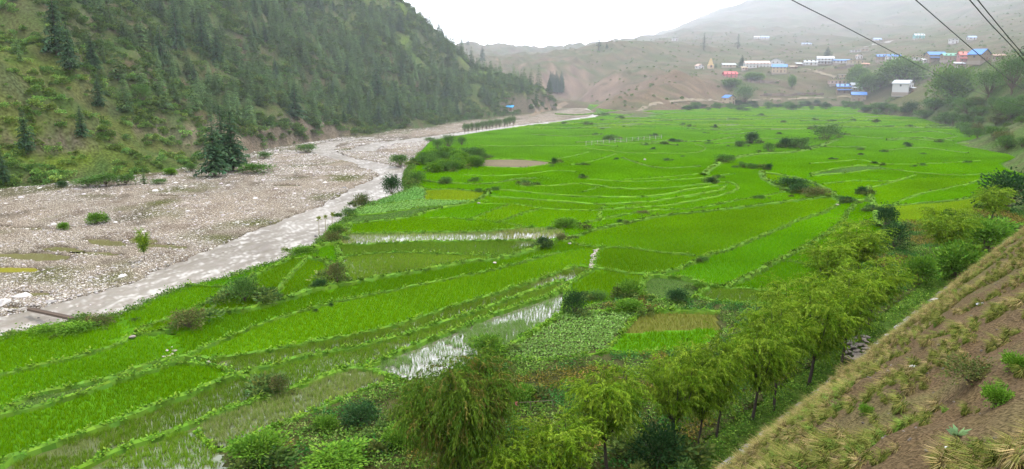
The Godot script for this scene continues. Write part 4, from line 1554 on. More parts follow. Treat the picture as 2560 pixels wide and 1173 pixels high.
	for i in 26:
		var px := rng.randf_range(1350, 2350)
		var py := rng.randf_range(284, 372)
		if py < 280.0 + maxf(0.0, px - 2150.0) * 0.2: continue
		var w := rng.randf_range(50, 170)
		bund("thin far bund across the distant rice fields", [px, py, px + w * 0.5, py + rng.randf_range(-5, 4), px + w, py + rng.randf_range(-8, 5)], 1.3, 0.6, 0.7, "thin bunds among the far fields")

func lay_fields() -> void:
	for f in [[100, 900, "rice", "lowest left rice field under the river bank shrubs"], [200, 935, "rice", "rice field between the leafy bund and the double bund at left"], [250, 1010, "rice", "broad bright rice field below the double bund"], [300, 1090, "thin", "thin wet rice field with grey water showing, lower left"], [420, 1140, "thin", "olive corner field under the lush bund"], [740, 1010, "pale", "pale straw-green field of sparse seedlings"],
			[760, 935, "thin", "long half-flooded strip between two straight bunds"], [800, 880, "thin", "narrow olive strip below the long dark field"], [900, 800, "rice", "long dark rice field sweeping across the lower middle"], [800, 745, "rice", "upper half of the long dark rice field, under the hedge bank"], [1290, 815, "silver", "silvery flooded field with sparse blades"],
			[400, 785, "rice", "river-side rice field above the plank beam"], [430, 815, "rice", "lower river-side rice field beside the shrubs"], [660, 670, "rice", "narrow rice field on the river bank edge"],
			[1000, 665, "thin", "olive half-flooded field with reflections, lower of two"], [1000, 625, "thin", "olive half-flooded field with reflections, upper of two"], [1000, 600, "flood", "bright silver flooded strip across the middle"], [1000, 570, "rice", "rice field just above the silver strip"], [1115, 493, "lime", "small yellow-green seedling field"], [1005, 500, "bean", "fan-shaped bean field beside the river"], [940, 550, "weed", "grassy plot below the bean field fan"], [1020, 515, "bean", "lower bean field of the fan"], [1150, 535, "rice", "first wedge-shaped rice field"], [1240, 540, "rice", "second wedge-shaped rice field"], [1400, 548, "rice", "third wedge-shaped rice field"],
			[1250, 508, "rice", "rice field left of the curved terraces"], [1600, 655, "rice", "square rice field beside the stone path"], [1750, 590, "rice", "wide bright rice field right of the tall bush"], [1850, 660, "rice", "large dark rice field between two right-climbing bunds"], [2000, 690, "rice", "rice field behind the willows"], [2150, 570, "rice", "dark rice field left of the dark shrubs"], [1660, 725, "weed", "round weedy plot with a bare patch"], [1830, 745, "thin", "small wet field under the round plot"], [1440, 850, "bean", "bean field of pale leaves between the bushes"], [1690, 805, "tan", "tan grass field left of the willows"], [1620, 862, "rice", "small bright green seedling field under the tan one"], [1580, 500, "rice", "terrace strip inside the curve"],
			[2330, 535, "lime", "yellow ripening field at the right"], [2300, 505, "rice", "lower half of the wide right field"], [2280, 470, "rice", "wide right rice field"], [2120, 475, "rice", "rice field inside the winding hedge"], [1850, 512, "rice", "thin rice strip above the wide bright field"], [1290, 408, "soil", "grey ploughed strip beyond the bushes"], [2100, 427, "weed", "pale oval weedy plot"],
			[1380, 1000, "garden", "mixed vegetable garden behind the willows"], [1600, 440, "rice", "upper rice terraces reaching back to the village slope"]]:
		field(f[0], f[1], f[2], f[3])
	for i in range(0, GND, 3):
		for j in range(0, GNX, 3):
			if cells[i * GNX + j] == 0:
				fill(j, i, "rice" if rng.randf() < 0.9 else "weed", "")

func make_plants() -> void:
	var pine := Color(0.030, 0.057, 0.026)
	var young := Color(0.056, 0.094, 0.032)
	M.deodar = []
	M.young = []
	for i in 4:
		var h := rng.randf_range(13.0, 16.0)
		M.deodar.append(sized(plant("conifer_tree", conifer_parts(h, h * 0.27, 0.4, pine, 34, 0.1), M.bark, M.needle), h * 0.54, h))
	for i in 3:
		var h := rng.randf_range(4.5, 6.5)
		M.young.append(sized(plant("conifer_tree", conifer_parts(h, h * 0.26, 0.2, young, 17, 0.04), M.bark, M.needle), h * 0.52, h))
	M.ragged = []
	for i in 2:
		var h := 16.0
		M.ragged.append(sized(plant("conifer_tree", conifer_parts(h, h * 0.2, 0.7, pine * 1.1, 20, 0.22), M.bark, M.needle), h * 0.4, h))
	var mid := [Color(0.052, 0.108, 0.022), Color(0.07, 0.13, 0.028), Color(0.038, 0.085, 0.018)]
	var dark := [Color(0.02, 0.05, 0.016), Color(0.03, 0.065, 0.02)]
	var bright := [Color(0.07, 0.148, 0.014), Color(0.092, 0.175, 0.02), Color(0.05, 0.12, 0.012)]
	var brown := [Color(0.075, 0.085, 0.025), Color(0.09, 0.075, 0.03), Color(0.05, 0.08, 0.02)]
	var hazy := [Color(0.068, 0.13, 0.026), Color(0.09, 0.155, 0.03)]
	for s in [["bush", mid, 0.02, 70, 26, 0.16], ["dark_bush", dark, 0.02, 70, 28, 0.17], ["bright_bush", bright, 0.0, 80, 30, 0.2], ["brown_bush", brown, 0.02, 70, 26, 0.15], ["tree", hazy, 0.06, 150, 34, 0.17], ["round_tree", mid, 0.12, 100, 34, 0.18]]:
		M[s[0]] = []
		for i in 3:
			var big: bool = s[2] > 0.1
			M[s[0]].append(sized(plant("shrub", broadleaf_parts(6.0 if big else 2.2, 6.0 if big else 2.6, s[3], s[4], s[5] * (1.3 if big else 1.0), s[1], s[2], 0.3), M.bark, M.leaf, "crown" if big else "foliage"), 6.0 if big else 2.6, 6.0 if big else 2.2))
	var wil := [Color(0.108, 0.178, 0.012), Color(0.142, 0.21, 0.02), Color(0.06, 0.116, 0.008)]
	var wil_dark := [Color(0.05, 0.095, 0.010), Color(0.075, 0.12, 0.014), Color(0.06, 0.105, 0.012), Color(0.045, 0.09, 0.01), Color(0.07, 0.11, 0.014), Color(0.095, 0.09, 0.02)]
	M.willow = []
	M.dark_willow = []
	for i in 6:
		M.willow.append(sized(plant("willow_tree", willow_parts(6.0, 4.0 + i * 0.25, 400, wil, 0.65 + 0.1 * (i % 3)), M.bark, M.leaf), 5.4, 6.0))
	for i in 2:
		M.dark_willow.append(sized(plant("willow_tree", willow_parts(7.0, 6.0, 1300, wil_dark, 1.0, 0.16), M.bark, M.leaf), 7.0, 7.0))

func hill_trees() -> void:
	# the trees one can pick out, with their feet on the hillside
	var told := [[176, 180, 105, "tall dark conifer right of the cluster at the top left"], [143, 139, 135, "tallest dark conifer at the top left of the hillside"], [233, 176, 80, "dark conifer hanging over the brown scree"], [405, 168, 95, "lone dark conifer in the middle of the upper left slope"], [248, 270, 75, "slim conifer standing on the old terrace"], [67, 385, 95, "layered deodar low on the left hillside"], [10, 462, 75, "dark conifer at the left edge just above the cobbles"], [487, 215, 50, "bushy conifer on the middle slope"], [545, 160, 80, "conifer above the middle of the forest"], [507, 122, 80, "conifer high on the slope over the middle"], [634, 98, 45, "small conifer right of the upper slope"], [663, 104, 46, "small conifer beside its twin on the upper slope"], [943, 242, 85, "tall dark conifer in the right part of the forest"], [1118, 258, 78, "tall dark conifer near the forest's right edge"], [875, 292, 50, "conifer over the bare grey scarp"], [860, 305, 36, "short conifer just above the scarp"], [1206, 155, 38, "lone conifer on the skyline beside the hill track"], [205, 345, 70, "broad conifer above the brown bank"], [1170, 113, 18, "conifer on the ridge line"], [1155, 112, 16, "smaller conifer on the ridge line"]]
	for t in told:
		grow("deodar", "conifer_tree", t[3], "conifer tree", t[0], t[1], t[2] * (0.5 if t[2] > 60 else 0.6), t[2], -99.0)
	grow("deodar", "conifer_tree", "big dark deodar at the edge of the cobbles, right of the pair", "conifer tree", 582, 428, 92, 140, BED)
	grow("deodar", "conifer_tree", "leaning deodar with a bare trunk foot, left of the pair by the cobbles", "conifer tree", 537, 442, 86, 135, BED)
	grow("deodar", "conifer_tree", "third deodar rising behind the pair by the cobbles", "conifer tree", 560, 425, 76, 150, BED)
	grow("young", "conifer_tree", "small young conifer alone among the river bank shrubs", "conifer tree", 360, 462, 24, 36, BED)
	for t in [[1497, 800.0, 22.0, 10.0, "tall ragged conifer standing on the far bare ridge"], [1760, 830.0, 19.0, 10.0, "tall hazy conifer on the misty slope"], [1845, 860.0, 17.0, 10.0, "fainter hazy conifer right of the tall one"]]:
		var src: Node3D = M.ragged[t[0] % 2]
		src.set_meta("stem", "conifer_tree")
		copy(src, t[4], "conifer tree", seat(sight(t[0], 120).x * t[1], t[1], 0.3), 0.7, Vector3(t[3] / src.get_meta("w"), t[2] / 16.0, t[3] / src.get_meta("w")))
	for t in [[1517, 124, 17, 11, "small conifer beside the tall ragged one on the ridge"], [2068, 152, 32, 30, "dark conifer behind the white porch house"], [1855, 168, 28, 25, "round dark conifer beside the long cream building"], [1790, 168, 10, 8, "low conifer beside the shrine"], [2595, 175, 110, 90, "dark conifer at the right edge under the power lines"]]:
		grow("deodar", "conifer_tree", t[4], "conifer tree", t[0], t[1], t[3], t[2], -99.0)
	for k in 12:
		var px := 1375.0 + (k % 4) * 9.0 + rng.randf_range(-3, 3)
		grow("deodar", "conifer_tree", "dark conifer of the grove on the spur above the gorge", "conifer tree", px, 215.0 + (k / 4) * 9.0, 20, 36, -99.0, "conifers of the spur grove")
	# the many others
	var made := 0
	var rest := [[], [], []]
	var rest_t := [[], [], []]
	var bushes := []
	var bush_t := []
	var tries := 0
	while tries < 18000:
		tries += 1
		var d := 110.0 + 450.0 * pow(rng.randf(), 0.8)
		var ud := rng.randf_range(6.0, 200.0)
		var x := look(t_toe, d) - ud
		if x < -0.72 * d - 12.0: continue
		var dens := n_large.get_noise_2d(x * 1.6 + 31.0, d * 1.6) + 0.28 + smoothstep(180.0, 330.0, d) * 0.35 - smoothstep(430.0, 470.0, d) * 0.35 - (0.4 if ud < 62.0 and d < 265.0 else 0.0)
		if rng.randf() > dens * 0.55: continue
		var h := h_left(x, d)
		if h < BED + 1.0: continue
		var size := rng.randf_range(0.45, 1.15) * (1.0 if rng.randf() < 0.7 else 1.35)
		if made < 262 and rng.randf() < 0.1:
			var at := Vector3(x, h - 0.2, -d)
			if made % 6 == 0:
				var tr: Node3D = M.tree[rng.randi() % 3] if rng.randf() < 0.5 else M.round_tree[rng.randi() % 3]
				tr.set_meta("stem", "leafy_tree")
				size *= rng.randf_range(0.5, 0.9)
				copy(tr, "leafy green tree among the conifers of the left hillside", "tree", at, rng.randf() * TAU, Vector3(size, size, size), "leafy trees of the left hillside")
			else:
				var list: Array = M.young if rng.randf() < 0.55 else M.deodar
				var src: Node3D = list[rng.randi() % list.size()]
				src.set_meta("stem", "conifer_tree")
				if list == M.deodar: size *= 0.7
				var wide := size * rng.randf_range(0.8, 1.3)
				copy(src, "green conifer of the forest covering the left hillside", "conifer tree", at, rng.randf() * TAU, Vector3(wide, size * rng.randf_range(0.85, 1.25), wide), "conifers of the left hillside forest")
			made += 1
		else:
			var e := rng.randi() % 3
			size *= 1.35
			rest[e].append(spun(Vector3(x, h - 0.2, -d), Vector3(size, size * rng.randf_range(0.9, 1.25), size)))
			var k := rng.randf_range(0.5, 1.4)
			rest_t[e].append(Color(k, k, k))
	for e in 3:
		scatter("conifer_forest", M.young[e].get_child(1).mesh, M.needle, rest[e], rest_t[e], null, "mass of smaller conifers over the left hillside")
	tries = 0
	while tries < 42000:
		tries += 1
		var d := 110.0 + 440.0 * pow(rng.randf(), 0.9)
		var ud := rng.randf_range(-1.0, 190.0)
		var x := look(t_toe, d) - ud
		if x < -0.72 * d - 8.0: continue
		if rng.randf() > 0.42 + n_mid.get_noise_2d(x * 0.7, d * 0.7) * 1.2: continue
		var h := h_left(x, d)
		if h < BED + 0.3: continue
		var size := rng.randf_range(0.25, 0.95) * (1.0 if d < 250 else 1.3)
		bushes.append(spun(Vector3(x, h - 0.1, -d), Vector3(size * 1.25, size, size * 1.25)))
		var k := rng.randf_range(0.65, 1.35)
		if x < -75.0 and d < 245.0: k *= rng.randf_range(1.0, 2.1)
		bush_t.append(Color(k * rng.randf_range(0.85, 1.2), k, k * 0.95))
	var thirds := [[[], []], [[], []], [[], []]]
	for i in bushes.size():
		thirds[i % 3][0].append(bushes[i])
		thirds[i % 3][1].append(bush_t[i])
	for e in 3:
		scatter("hillside_undergrowth", M.low_scrub[e], M.leaf, thirds[e][0], thirds[e][1], null, "green scrub and undergrowth over the left hillside")

func valley_plants() -> void:
	# kind, name, x, foot y, wide, tall, level (-99: on the ground as it lies), label
	for p in [["bush", 613, 757, 74, 66, 0.0, "pale feathery willow-shrub on a dark stem by the hedge bank"], ["dark_bush", 673, 747, 44, 26, 0.0, "low dark bush right of the pale willow-shrub"], ["brown_bush", 843, 712, 58, 58, 0.0, "large round brownish-green bush at the field corner by the river"], ["dark_bush", 800, 724, 38, 26, 0.0, "small dark bush left of the round brownish bush"], ["brown_bush", 470, 824, 82, 46, 0.0, "spreading yellowish bush on the hedge bank above the footpath"], ["dark_bush", 575, 787, 22, 14, 0.0, "tiny dark bush on the hedge bank"], ["dark_bush", 980, 492, 46, 54, -1.0, "dense dark conical bush standing at the river's edge"], ["brown_bush", 905, 522, 46, 38, -0.6, "round brown-green bush on the river bank left of the conical one"], ["bush", 873, 547, 38, 28, -0.6, "low round bush on the river bank, lowest of three"], ["bush", 1043, 463, 40, 36, -0.4, "round bush at the bend of the river"], ["bush", 1000, 416, 54, 30, BED, "wide low bush island in the river shingle"],
			["dark_bush", 1357, 622, 30, 34, 0.0, "upright dark bush at the end of the silver strip"], ["bright_bush", 1412, 573, 60, 28, 0.0, "leafy bush above the end of the silver strip"], ["brown_bush", 1405, 604, 34, 20, 0.0, "small reddish bush between the upright bush and the path"], ["dark_bush", 1385, 412, 16, 18, 0.0, "small dark bush at the end of the ploughed strip"], ["bright_bush", 1223, 892, 84, 54, 0.0, "big bright green bush on the edge of the silvery field"], ["dark_bush", 1436, 790, 58, 64, 0.0, "dark upright bush at the corner of the silvery field"], ["brown_bush", 700, 990, 58, 54, 0.0, "brown-tipped feathery bush on the bund crossing"], ["bright_bush", 1570, 784, 72, 34, 0.0, "long leafy bush over the bean field"], ["bright_bush", 1572, 745, 66, 44, 0.0, "leafy bush beside the round weedy plot"], ["dark_bush", 1692, 758, 62, 34, 0.0, "dark double bush inside the round weedy plot"], ["bright_bush", 1750, 724, 32, 18, 0.0, "small bush on the right of the round plot"], ["bush", 1495, 752, 50, 26, 0.0, "low bush right of the dark upright one"], ["bush", 1755, 657, 28, 16, 0.0, "small bush where the climbing bund begins"],
			["dark_bush", 2155, 488, 26, 20, 0.0, "round dark bush alone by the hedge corner"], ["dark_bush", 1880, 362, 36, 30, 0.0, "dark pointed bush on the hedge bank"], ["bush", 1850, 368, 30, 16, 0.0, "low bush left of the dark pointed one"], ["bush", 1810, 408, 46, 22, 0.0, "bush at the lower left end of the hedge bank"], ["bush", 1922, 382, 28, 24, 0.0, "bush in the middle of the hedge bank"], ["dark_bush", 1965, 372, 36, 26, 0.0, "dark bush right of the middle of the hedge bank"], ["bush", 2000, 374, 50, 28, 0.0, "wide bush on the hedge bank"], ["bush", 2065, 350, 66, 36, 0.0, "large bush at the top of the hedge bank"], ["dark_bush", 1777, 460, 16, 18, 0.0, "small dark bush on the hooked terrace"], ["bush", 1795, 447, 20, 10, 0.0, "low bush above the hooked terrace"], ["dark_bush", 1922, 427, 16, 18, 0.0, "dark bush above the winding hedge"], ["bush", 1880, 424, 28, 16, 0.0, "bush left of the winding hedge"], ["bush", 1858, 421, 26, 14, 0.0, "smaller bush left of the winding hedge"], ["dark_bush", 1980, 470, 80, 24, 0.0, "long dark shrub along the winding hedge bank"], ["dark_bush", 2000, 485, 60, 22, 0.0, "second dark shrub along the winding hedge bank"], ["brown_bush", 2035, 492, 70, 22, 0.0, "dry brown shrub on the winding hedge bank"], ["dark_bush", 2115, 508, 40, 16, 0.0, "dark shrub at the lower end of the hedge"], ["dark_bush", 2175, 530, 26, 18, 0.0, "small dark shrub over the tree row"], ["dark_bush", 2200, 534, 24, 16, 0.0, "small shrub beside the yellow field"], ["bush", 1525, 352, 36, 16, 0.0, "low pair of bushes in the far middle field"], ["bush", 1902, 500, 26, 12, 0.0, "low shrub on the thin right bund"], ["dark_bush", 1455, 447, 18, 12, 0.0, "small dark shrub over the curved terraces"], ["bush", 1315, 466, 30, 16, 0.0, "shrub left of the curved terraces"], ["bush", 1190, 456, 22, 14, 0.0, "shrub on the hedge bank near the river"], ["bush", 1115, 462, 34, 20, 0.0, "round shrub on the hedge bank by the orchard"], ["bush", 1240, 478, 24, 12, 0.0, "low shrub right of the yellow-green field"], ["bush", 1197, 484, 24, 14, 0.0, "shrub at the corner of the yellow-green field"], ["brown_bush", 1608, 537, 36, 10, 0.0, "flat reddish-brown shrub under the looped terrace"], ["dark_bush", 1550, 562, 16, 14, 0.0, "small dark shrub on the weedy bund"], ["dark_bush", 2375, 545, 26, 20, 0.0, "dark round shrub in the yellow field"], ["dark_bush", 2445, 525, 20, 14, 0.0, "small dark shrub at the right of the yellow field"], ["dark_bush", 790, 782, 10, 10, 0.0, "tiny dark tuft on the pale bund"], ["dark_bush", 828, 768, 10, 10, 0.0, "second tiny dark tuft on the pale bund"]]:
		grow(p[0], "shrub", p[6], "shrub", p[1], p[2], p[3], p[4], p[5])
	# bottom left garden and river bank
	for p in [["bright_bush", 645, 1155, 120, 66, 0.0, "bright green bush at the bottom beside the pale field"], ["dark_bush", 900, 1066, 92, 60, 0.0, "dark round shrub right of the pale field"], ["bright_bush", 818, 1082, 56, 42, 0.0, "bright green bush between the pale field and the dark shrub"], ["brown_bush", 250, 818, 80, 28, -0.2, "olive shrub at the end of the plank beam"], ["bright_bush", 120, 842, 90, 22, -0.4, "low leafy thicket on the near river bank"], ["bright_bush", 190, 838, 80, 24, -0.2, "leafy thicket between the beam and the river bank"], ["bright_bush", 758, 642, 60, 26, -0.5, "broad-leaved thicket on the river bank below the hedge"], ["brown_bush", 830, 612, 50, 32, -0.2, "brown-green bush on the steep river bank"], ["bright_bush", 840, 590, 44, 30, -0.2, "leafy bush on the steep river bank"], ["bright_bush", 1300, 1010, 70, 50, 0.0, "blue-green bush in the mixed garden"], ["bright_bush", 1560, 1020, 80, 44, 0.0, "leafy bush behind the front willows"], ["dark_bush", 1640, 1168, 120, 110, 0.0, "black-green shrub under the front willows"], ["bright_bush", 2300, 715, 76, 66, -99.0, "bright green bush on the canal bank"], ["dark_bush", 2215, 575, 50, 56, 0.0, "dark shrub in front of the yellow field"], ["dark_bush", 2235, 625, 60, 60, 0.0, "dark blue-green shrub below the yellow field"], ["bright_bush", 2390, 700, 110, 80, -99.0, "vine-covered bush on the slope's edge"], ["bright_bush", 2470, 630, 110, 70, -99.0, "bright leafy bush on the slope's shoulder"], ["dark_bush", 2515, 528, 120, 84, -99.0, "large dark round shrub at the right edge"], ["bright_bush", 1000, 1120, 90, 50, 0.0, "leafy bush left of the dark front willow"], ["bright_bush", 850, 1165, 160, 40, 0.0, "row of bright leafy plants at the bottom"]]:
		grow(p[0], "shrub", p[6], "shrub", p[1], p[2], p[3], p[4], p[5])
	# river bed and left river bank
	for p in [["bright_bush", 240, 560, 42, 24, BED, "bright bush alone on the cobbles"], ["bush", 265, 556, 20, 14, BED, "small bush beside the bright one on the cobbles"], ["bright_bush", 158, 577, 24, 18, BED, "small leafy bush on the cobbles left of the bright one"], ["bush", 640, 434, 80, 24, BED, "low hedge-like bush right of the deodar pair"], ["bush", 765, 382, 52, 22, BED, "low bush beside the river's upper bend"], ["bush", 662, 398, 34, 18, BED, "bush on the grassy river bank right of the deodars"], ["bush", 478, 430, 34, 20, BED, "bush between the young conifer and the deodars"], ["bright_bush", 425, 440, 30, 18, BED, "bright bush left of the deodars"], ["bush", 395, 462, 34, 14, BED, "low bush right of the young conifer"], ["bush", 220, 468, 60, 22, BED, "low thicket at the foot of the hillside"], ["bush", 265, 464, 60, 28, BED, "middle thicket at the foot of the hillside"], ["bush", 315, 462, 50, 26, BED, "right thicket at the foot of the hillside"], ["dark_bush", 155, 470, 26, 16, BED, "dark shrub at the left end of the thickets"]]:
		grow(p[0], "shrub", p[6], "shrub", p[1], p[2], p[3], p[4], p[5])
	grow("willow", "young_tree", "slender yellow-green young tree standing on the cobbles", "tree", 361, 655, 40, 78, BED)
	# orchard by the river
	for i in 26:
		var px := 1060.0 + rng.randf() * 140.0
		var py := 396.0 + rng.randf() * 42.0
		if px > 1170 and py > 425: continue
		grow("bush" if rng.randf() < 0.6 else "bright_bush", "shrub", "grey-green shrub of the thicket beside the river bend", "shrub", px, py, 40, 30, -0.4, "shrubs of the river thicket")
	for t in [[1095, 378, 30, 32], [1122, 372, 42, 36], [1155, 366, 28, 26], [1132, 398, 30, 24], [1158, 392, 22, 20], [1182, 390, 24, 22], [1197, 396, 20, 18], [1212, 402, 18, 20], [1075, 357, 34, 14], [1190, 412, 44, 24]]:
		grow("round_tree", "small_tree", "small round-crowned tree above the river thicket", "tree", t[0], t[1], t[2], t[3], -0.3, "round trees above the river thicket")
	for k in 15:
		var px := 1163.0 + k * 8.6
		if k in [11, 12]: px += 3.0
		grow("round_tree", "small_tree", "slim tree in the row along the far river channel", "tree", px + rng.randf_range(-2, 2), 333.0 - k * 1.35 + rng.randf_range(-1, 1), 14, 24, -1.0, "row of trees along the far river channel")
	for k in 7:
		grow("round_tree", "small_tree", "small scattered tree behind the far tree row", "tree", 1165.0 + k * 19.0 + rng.randf_range(-4, 4), 298.0 - k * 1.0, 11, 14, -99.0, "scattered trees behind the far row")
	# right side
	for t in [["round_tree", 1862, 264, 54, 50, "large round tree beside the small blue-roofed house"], ["tree", 2250, 212, 88, 56, "big hazy tree below the upper village"], ["tree", 2375, 262, 86, 76, "big dark-crowned tree right of the white house"], ["tree", 2142, 218, 44, 46, "hazy tree over the stone houses"], ["tree", 2168, 236, 46, 46, "hazy tree right of the stone houses"], ["tree", 2200, 222, 40, 34, "hazy tree between the stone houses and the white house"], ["round_tree", 2470, 245, 70, 60, "bright green tree on the right slope"], ["round_tree", 2530, 235, 80, 84, "tall bright green tree at the right edge"], ["round_tree", 2420, 290, 70, 40, "bright spreading tree under the big dark-crowned one"], ["round_tree", 2520, 300, 70, 44, "green tree low on the right slope"], ["dark_bush", 2275, 285, 36, 28, "dark round bush at the far corner of the fields"], ["tree", 1980, 222, 18, 30, "slim tree on the grassy village slope"], ["tree", 1885, 203, 44, 20, "low tree clump under the cream building"], ["tree", 1830, 220, 44, 22, "tree clump below the red house"]]:
		grow(t[0], "tree", t[5], "tree", t[1], t[2], t[3], t[4], -99.0)
	for i in 150:
		var px := rng.randf_range(2180, 2560)
		var py := rng.randf_range(240, 400)
		if py < 262.0 + (2560.0 - px) * 0.02 or py > 290.0 + maxf(0.0, px - 2290.0) * 0.42: continue
		grow("bush" if i % 5 else "brown_bush", "shrub", "shrub scattered over the green right-hand slope", "shrub", px, py, rng.randf_range(18, 46), rng.randf_range(12, 30), -99.0, "shrubs on the right slope")
	for i in 60:
		var px := rng.randf_range(1700, 2290)
		grow("bush" if i % 3 else "dark_bush", "shrub", "shrub along the far edge of the rice fields", "shrub", px, 262.0 + rng.randf() * 16.0 + maxf(0.0, px - 2100) * 0.06, rng.randf_range(12, 30), rng.randf_range(7, 15), -99.0, "shrubs along the far field edge")
	for i in 60:
		var px := rng.randf_range(1340, 2420)
		var py := rng.randf_range(286, 420)
		if py < 282.0 + maxf(0.0, px - 2150.0) * 0.25: continue
		grow("dark_bush" if i % 4 == 0 else "bush", "shrub", "small shrub dotted over the far rice fields", "shrub", px, py, rng.randf_range(8, 20), rng.randf_range(5, 10), 0.0, "small shrubs in the far fields")
	var skirt_t := []
	for q in skirts:
		var k := rng.randf_range(0.7, 1.5)
		skirt_t.append(Color(k * rng.randf_range(0.9, 1.3), k, k))
	scatter("bush_undergrowth", M.low_scrub[1], M.leaf, skirts, skirt_t, null, "weeds and young shoots round the feet of the field shrubs")
	var wild := []
	var wild_t := []
	for i in 4200:
		var d := rng.randf_range(230, 1100)
		var x := rng.randf_range(60, 0.7 * d)
		var h := h_far(x, d)
		if h < 0.5: continue
		if rng.randf() > 0.45 + n_large.get_noise_2d(x * 2.0, d * 2.0): continue
		var size := rng.randf_range(0.2, 0.8)
		wild.append(spun(Vector3(x, h - 0.1, -d), Vector3(size * 1.3, size, size * 1.3)))
		var k := rng.randf_range(0.9, 1.7)
		wild_t.append(Color(k * 1.15, k, k * 1.2))
	scatter("slope_scrub", M.low_scrub[0], M.leaf, wild, wild_t, null, "scattered scrub over the far right slopes")
	# weeds all over the bottom garden, canal bank and river banks
	var lists := [[], [], []]
	var tones := [[], [], []]
	for i in 5200:
		var s := rng.randf_range(24, 130)
		var t := rng.randf_range(17.4, 23.6) if i % 3 else rng.randf_range(15.0, 17.5)
		var x := -0.751 * t + 0.66 * s
		var d := 0.66 * t + 0.751 * s
		if absf(t - 19.2) < 1.0: continue
		var e := rng.randi() % 3
		var z := rng.randf_range(0.6, 1.5) * (0.7 if t < 17.5 else 1.0)
		lists[e].append(spun(seat(x, d, 0.05), Vector3(z, z * rng.randf_range(0.6, 1.5), z)))
		var k := rng.randf_range(0.8, 1.7) * (1.25 if t < 17.5 or t > 21.5 else 0.9)
		tones[e].append(Color(k * 1.1, k, k * 0.8))
	for i in 2600:
		var d := rng.randf_range(60, 210)
		var x := look(t_bank, d) + rng.randf_range(-1.6, 1.4)
		var e := rng.randi() % 3
		var z := rng.randf_range(0.8, 2.0)
		lists[e].append(spun(Vector3(x, h_valley(x, d) - 0.05, -d), Vector3(z, z * rng.randf_range(0.6, 1.6), z)))
		var k := rng.randf_range(0.7, 1.3)
		tones[e].append(Color(k * rng.randf_range(0.9, 1.3), k, k))
	for e in 3:
		scatter("bank_weeds", M.weed[e], M.leaf, lists[e], tones[e], null, "rank weeds along the canal and the river bank")

func willows() -> void:
	for w in [["dark_willow", 1140, 1235, 330, 375, "big dark drooping willow with rusty tips at the bottom"], ["willow", 1520, 1180, 250, 270, "wide yellow-green willow at the bottom, left of the bare trunks"], ["willow", 1683, 1147, 190, 280, "willow with a straight bare trunk, first of the row by the canal"], ["willow", 1745, 1117, 150, 230, "narrower willow just right of the first in the row"], ["willow", 1790, 1092, 170, 240, "third willow of the row by the canal"], ["willow", 1880, 1045, 190, 240, "willow leaning over the dark hollow of the canal bank"], ["willow", 1935, 1015, 190, 240, "full willow in the middle of the canal row"], ["willow", 2020, 960, 200, 235, "tall bright willow in the middle of the canal row"], ["willow", 2103, 908, 180, 210, "willow with its foot beside the stacked stones"], ["willow", 1960, 890, 170, 180, "willow standing behind the canal row, beside the tan field"], ["willow", 2080, 850, 190, 170, "willow behind the stacked stones"], ["willow", 2170, 820, 170, 160, "willow hanging over the canal water"], ["willow", 2060, 740, 150, 130, "greyish willow at the upper end of the row"], ["willow", 2140, 700, 170, 135, "broad feathery willow at the upper end of the row"], ["willow", 2350, 660, 140, 125, "loose grey-green willow below the yellow field"], ["willow", 2475, 560, 100, 80, "yellowish willow beside the large dark shrub"], ["willow", 1400, 1240, 240, 200, "low willow sprays at the bottom edge"], ["willow", 1270, 1260, 220, 190, "willow sprays right of the dark willow at the bottom edge"]]:
		grow(w[0], "willow_tree", w[5], "willow tree", w[1], w[2], w[3] * (0.98 if w[0] == "willow" else 1.0), w[4] * (1.04 if w[0] == "willow" else 1.0), 0.0 if w[1] < 2300 else -99.0)

